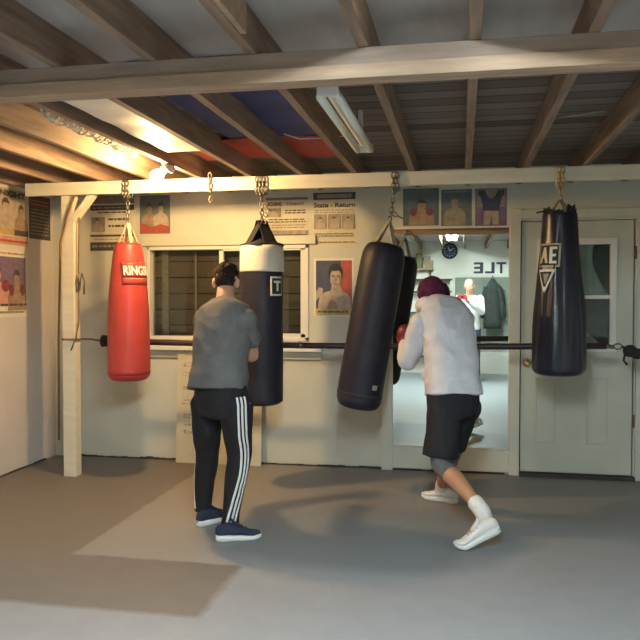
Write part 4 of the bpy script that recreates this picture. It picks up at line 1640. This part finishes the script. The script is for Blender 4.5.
# ---------------- person in the pale hoodie
def hoodie_person():
    f = V((-.5, .87, 0)).normalized()
    r = V((f.y, -f.x, 0))
    pel = at(453, 402, 4.84)
    root = thing('person', 'person in pale hoodie, black shorts and maroon headwear crouching at the slanted bag', 'person', V((pel.x, pel.y, 0)))
    hipL, hipR = at(444, 408, 4.80), at(465, 408, 4.90)
    kL, kR = at(441, 463, 4.76), at(450, 457, 5.02)
    aL, aR = at(481, 509, 4.46), at(441, 488, 5.27)
    waist = at(452, 372, 4.88)
    chest = at(449, 340, 4.96)
    shc = at(443, 316, 5.02)
    neck0 = at(437, 305, 5.07)
    hd = at(431, 294.5, 5.16)
    sL, sR = at(421, 324, 4.95), at(463, 320, 5.10)
    eL, eR = at(408, 361, 5.02), sR + V((-.10, .22, -.20))
    wL = at(406, 344, 5.17)
    wR = eR + V((-.11, .05, .16))
    secs = [(pel - V((0, 0, .06)), r, .130, .105), (pel, r, .155, .118), (waist, r, .140, .112), (chest, r, .155, .120), (shc, r, .160, .095), (neck0, r, .080, .065)]
    body = MB()
    trunk(body, secs)
    limb(body, [neck0 - V((0, 0, .03)), lerp(neck0, hd, .5), hd - V((0, 0, .02))], [.066, .056, .054])
    hf = V((-.55, .78, -.30)).normalized()
    ax = head(body, hd, hf, V((-.1, .2, 1)), 1.0)
    for s_, e_, w_ in ((sL, eL, wL), (sR, eR, wR)):
        limb(body, [s_, lerp(s_, e_, .5), e_], [.056, .050, .041])
        limb(body, [e_, lerp(e_, w_, .4), w_], [.041, .043, .029])
    gdL, gnL = V((-.15, .15, .95)), V((.2, .8, 0))
    gdR, gnR = V((-.35, .3, .85)), V((-.6, .5, 0))
    hand(body, wL, gdL, gnL, 1, 1.0, .95)
    hand(body, wR, gdR, gnR, -1, 1.0, .95)
    for h_, k_, a_ in ((hipL, kL, aL), (hipR, kR, aR)):
        limb(body, [h_, lerp(h_, k_, .5), k_, lerp(k_, a_, .35), lerp(k_, a_, .75), a_], [.088, .074, .056, .058, .042, .036])
    me = voxel(body, .006, 3)
    mesh_part(me, 'body', M['skin_tan'], root)
    face_parts(root, hd, ax)
    # headwear
    rr, ff, uu = ax
    h = MB()
    h.ball(hd - ff * .008 + uu * .034, (.087, .107, .090), ax)
    h.ball(hd - ff * .035 - uu * .005, (.083, .075, .085), ax)
    h.ball(hd - uu * .002 - ff * .004, (.102, .072, .062), ax)
    me = voxel(h, .007, 2, folds(.006, 16))
    mesh_part(me, 'headwear', M['beanie'], root)
    # hoodie
    t = MB()
    hemc = at(453, 393, 4.85)
    ss = [(hemc - V((0, 0, .012)), r + V((0, 0, .19)), .180, .160), (lerp(hemc, waist, .4), r + V((0, 0, .1)), .172, .150), (waist, r, .158, .134), (chest, r, .168, .135), (shc, r, .178, .115), (neck0, r, .105, .085)]
    trunk(t, ss, grow=.006)
    for s_, e_, w_ in ((sL, eL, wL), (sR, eR, wR)):
        limb(t, [s_, lerp(s_, e_, .5), e_], [.078, .070, .062])
        limb(t, [e_, lerp(e_, w_, .45), lerp(e_, w_, .92)], [.062, .058, .045], 5, 18, True)
    # hood lying on the back of the neck
    hb_ = neck0 - f * .055 + V((0, 0, .01))
    t.ball(hb_, (.115, .065, .055), (r, f, V((0, 0, 1))))
    t.ball(hb_ - f * .02 - V((0, 0, .05)), (.10, .05, .07), (r, f, V((0, 0, 1))))
    limb(t, [hb_ - r * .10, neck0 - r * .10 + f * .04, neck0 - r * .06 + f * .10 - V((0, 0, .04))], [.04, .035, .03])
    limb(t, [hb_ + r * .10, neck0 + r * .10 + f * .04, neck0 + r * .06 + f * .10 - V((0, 0, .04))], [.04, .035, .03])
    # front pouch bulge
    t.ball(waist + f * .11 - r * .05 - V((0, 0, .02)), (.11, .05, .07), (r, f, V((0, 0, 1))))
    me = voxel(t, .007, 3, lambda q: .010 * noise.noise(V((q.x * 7 + q.z * 4 + 5, q.y * 6, q.z * 5))) + .008 * (1 - 2 * abs(noise.noise(V((q.x * 6 + q.z * 6, q.y * 5, q.z * 6 - q.x * 5))))))
    hoodie = mesh_part(me, 'hoodie', M['hoodie'], root)
    # shorts
    p = MB()
    trunk(p, [(lerp(hipL, hipR, .5) - V((0, 0, .05)), r, .150, .120), (pel, r, .168, .135), (hemc + V((0, 0, .03)), r, .162, .135)])
    p.ball(hipL, .106)
    p.ball(hipR, .102)
    qL, qR = lerp(hipL, kL, .88) + V((-.01, 0, 0)), lerp(hipR, kR, .80)
    limb(p, [hipL + V((0, 0, .02)), lerp(hipL, qL, .5), qL], [.106, .108, .110], 6, 22, False)
    limb(p, [hipR + V((0, 0, .02)), lerp(hipR, qR, .5), qR], [.100, .090, .082], 6, 22, False)
    me = voxel(p, .007, 3, folds(.010, 10, .6, 9))
    mesh_part(me, 'shorts', M['shorts'], root)
    # knee-length tights
    for h_, k_, a_ in ((hipL, kL, aL), (hipR, kR, aR)):
        tg = MB()
        e = .26 if h_ is hipL else .12
        limb(tg, [lerp(h_, k_, .55), k_, lerp(k_, a_, e)], [.080, .064, .061], 6, 20, False)
        me = voxel(tg, .006, 2, folds(.003, 14))
        mesh_part(me, 'tights', M['tights'], root)
    # gloves
    for w_, d_, n_, sd in ((wL, gdL, gnL, 1), (wR, gdR, gnR, -1)):
        d_ = d_.normalized()
        n2 = (n_ - d_ * n_.dot(d_)).normalized()
        lat = d_.cross(n2).normalized() * sd
        g = MB()
        limb(g, [w_ - d_ * .035, w_ + d_ * .02], [.042, .044], 4, 18, True)
        g.ball(w_ + d_ * .075 + n2 * .012, (.058, .052, .066), (lat, n2, d_))
        g.ball(w_ + d_ * .055 + n2 * .035, (.052, .036, .048), (lat, n2, d_))
        limb(g, [w_ + d_ * .015 + lat * .035, w_ + d_ * .05 + lat * .05 + n2 * .02, w_ + d_ * .085 + lat * .042 + n2 * .045], [.022, .022, .018])
        me = voxel(g, .006, 3)
        go = mesh_part(me, 'glove', M['glove'], root)
        cf = MB().tube([w_ - d_ * .04, w_ - d_ * .005], [.047, .047], 20)
        cf.v = [q - root.location for q in cf.v]
        cf.build('wrist_strap', M['strap'], go)
    # shoes and socks
    tL = atz(457, 549, 0)
    hL = tL + V((.27, .07, 0))
    shoe(root, 'sports_shoe', hL, tL - hL, math.radians(24), .285, M['shoe_white'], M['laces'], M['sole'], 1.1)
    tR, hR = atz(418, 500, 0), atz(458, 504, 0)
    shoe(root, 'sports_shoe', hR, V((-.80, .38, 0)), 0, .285, M['shoe_white'], M['laces'], M['sole'], 1.1)
    sk = MB()
    limb(sk, [lerp(kL, aL, .84), lerp(kL, aL, .93), aL + V((.015, 0, -.03)), aL + V((.02, .005, -.075))], [.050, .049, .049, .046], 5, 18, False)
    me = voxel(sk, .006, 2, folds(.003, 20))
    mesh_part(me, 'sock', M['sock'], root)
    sk = MB()
    limb(sk, [lerp(kR, aR, .86), aR, aR - V((0, 0, .05))], [.044, .043, .043], 5, 18, False)
    me = voxel(sk, .006, 2, folds(.003, 20))
    mesh_part(me, 'sock', M['sock'], root)
    return root


hoodie_person()


# ---------------- the photographer (seen in the mirror)
def photographer():
    f = V((-.05, 1, 0)).normalized()
    r = V((f.y, -f.x, 0))
    cx, cy = .13, -.50
    root = thing('person', 'person in white shirt taking the picture with a phone, seen in the mirror', 'person', V((cx, cy, 0)))
    pel = V((cx, cy - .02, .93))
    waist, chest, shc = V((cx, cy, 1.08)), V((cx, cy - .01, 1.25)), V((cx, cy - .01, 1.42))
    neck0, hd = V((cx, cy, 1.49)), V((cx - .01, cy + .04, 1.63))
    sL, sR = shc - r * .175, shc + r * .175
    eL, eR = V((cx - .24, cy + .16, 1.20)), V((cx + .20, cy + .14, 1.20))
    wL, wR = V((-.082, -.115, 1.385)), V((.085, -.115, 1.385))
    hipL, hipR = pel - r * .09 - V((0, 0, .02)), pel + r * .09 - V((0, 0, .02))
    kL, kR = hipL + V((-.01, .02, -.42)), hipR + V((.02, .0, -.42))
    aL, aR = kL + V((0, -.03, -.40)), kR + V((.01, -.03, -.40))
    body = MB()
    trunk(body, [(pel - V((0, 0, .06)), r, .135, .11), (pel, r, .165, .12), (waist, r, .150, .115), (chest, r, .165, .125), (shc, r, .168, .095), (neck0, r, .075, .065)])
    limb(body, [neck0 - V((0, 0, .03)), lerp(neck0, hd, .5), hd - V((0, 0, .03))], [.066, .057, .055])
    ax = head(body, hd, V((-.05, 1, -.22)), V((0, .1, 1)))
    for s_, e_, w_ in ((sL, eL, wL), (sR, eR, wR)):
        limb(body, [s_, lerp(s_, e_, .5), e_], [.056, .050, .041])
        limb(body, [e_, lerp(e_, w_, .4), w_], [.041, .042, .028])
    hand(body, wL, V((.28, .75, .5)), V((.9, -.2, .1)), -1, .55, .95, .3)
    hand(body, wR, V((-.28, .75, .5)), V((-.9, -.2, .1)), 1, .55, .95, .3)
    for h_, k_, a_ in ((hipL, kL, aL), (hipR, kR, aR)):
        limb(body, [h_, lerp(h_, k_, .5), k_, lerp(k_, a_, .35), a_, a_ - V((0, 0, .03))], [.090, .075, .055, .056, .037, .035])
    mesh_part(voxel(body, .006, 3), 'body', M['skin'], root)
    face_parts(root, hd, ax)
    rr, ff, uu = ax
    h = MB()
    h.ball(hd - ff * .016 + uu * .046, (.079, .092, .078), ax)
    h.ball(hd - ff * .040 + uu * .015, (.074, .066, .075), ax)
    mesh_part(voxel(h, .006, 1, folds(.004, 45)), 'hair', M['hair_pale'], root)
    t = MB()
    trunk(t, [(pel + V((0, 0, -.02)), r, .172, .132), (waist, r, .162, .128), (chest, r, .172, .135), (shc, r, .178, .106), (neck0 - V((0, 0, .005)), r, .08, .072)], grow=.008)
    for s_, e_, w_ in ((sL, eL, wL), (sR, eR, wR)):
        limb(t, [s_, lerp(s_, e_, .5), e_], [.072, .066, .058])
        limb(t, [e_, lerp(e_, w_, .45), lerp(e_, w_, .85)], [.058, .054, .042], 5, 18, True)
    mesh_part(voxel(t, .008, 3, folds(.008, 8)), 'shirt', M['shirt_white'], root)
    p = MB()
    trunk(p, [(pel - V((0, 0, .08)), r, .150, .115), (pel, r, .170, .125), (pel + V((0, 0, .06)), r, .165, .122)])
    for h_, k_, a_ in ((hipL, kL, aL), (hipR, kR, aR)):
        limb(p, [h_, lerp(h_, k_, .5), k_, a_], [.100, .088, .072, .062], 6, 20, False)
    mesh_part(voxel(p, .008, 3, folds(.006, 9)), 'jeans', M['denim'], root)
    for a_ in (aL, aR):
        shoe(root, 'trainer', V((a_.x, a_.y - .07, 0)), V((0, 1, 0)), 0, .29, M['shoe_white'], M['laces'], M['sole'])


photographer()
ph = thing('phone', 'phone in a red case held up by the person in white, seen in the mirror', 'phone', (0, -.02, 1.45))
world_build(MB().box((-.075, -.024, 1.41), (.075, -.015, 1.487)), 'phone_case', M['phone'], ph, .003)
world_build(MB().box((-.071, -.026, 1.414), (.071, -.0235, 1.483)), 'screen', M['glass_black'], ph)
world_build(MB().box((-.02, -.0155, 1.435), (.025, -.0125, 1.465)), 'camera_bump', M['glass_black'], ph, .002)

# ------------------------------------------------------------------ camera and view
cam = bpy.data.cameras.new('camera')
cam.sensor_fit = 'HORIZONTAL'
cam.sensor_width = 36
cam.lens = 36 * FPX / 640
cam.clip_start = .01
co = bpy.data.objects.new('camera', cam)
COL.objects.link(co)
co.matrix_world = Matrix(((RT.x, UP.x, -FW.x, 0), (RT.y, UP.y, -FW.y, 0), (RT.z, UP.z, -FW.z, EYE), (0, 0, 0, 1)))
SC.camera = co
wd = bpy.data.worlds.new('night')
SC.world = wd
wd.use_nodes = True
wd.node_tree.nodes['Background'].inputs['Color'].default_value = (.02, .022, .03, 1)
wd.node_tree.nodes['Background'].inputs['Strength'].default_value = .3
SC.view_settings.view_transform = 'Standard'
SC.view_settings.look = 'None'
SC.view_settings.exposure = 0.0
SC.view_settings.gamma = 1
SC.view_settings.use_curve_mapping = False
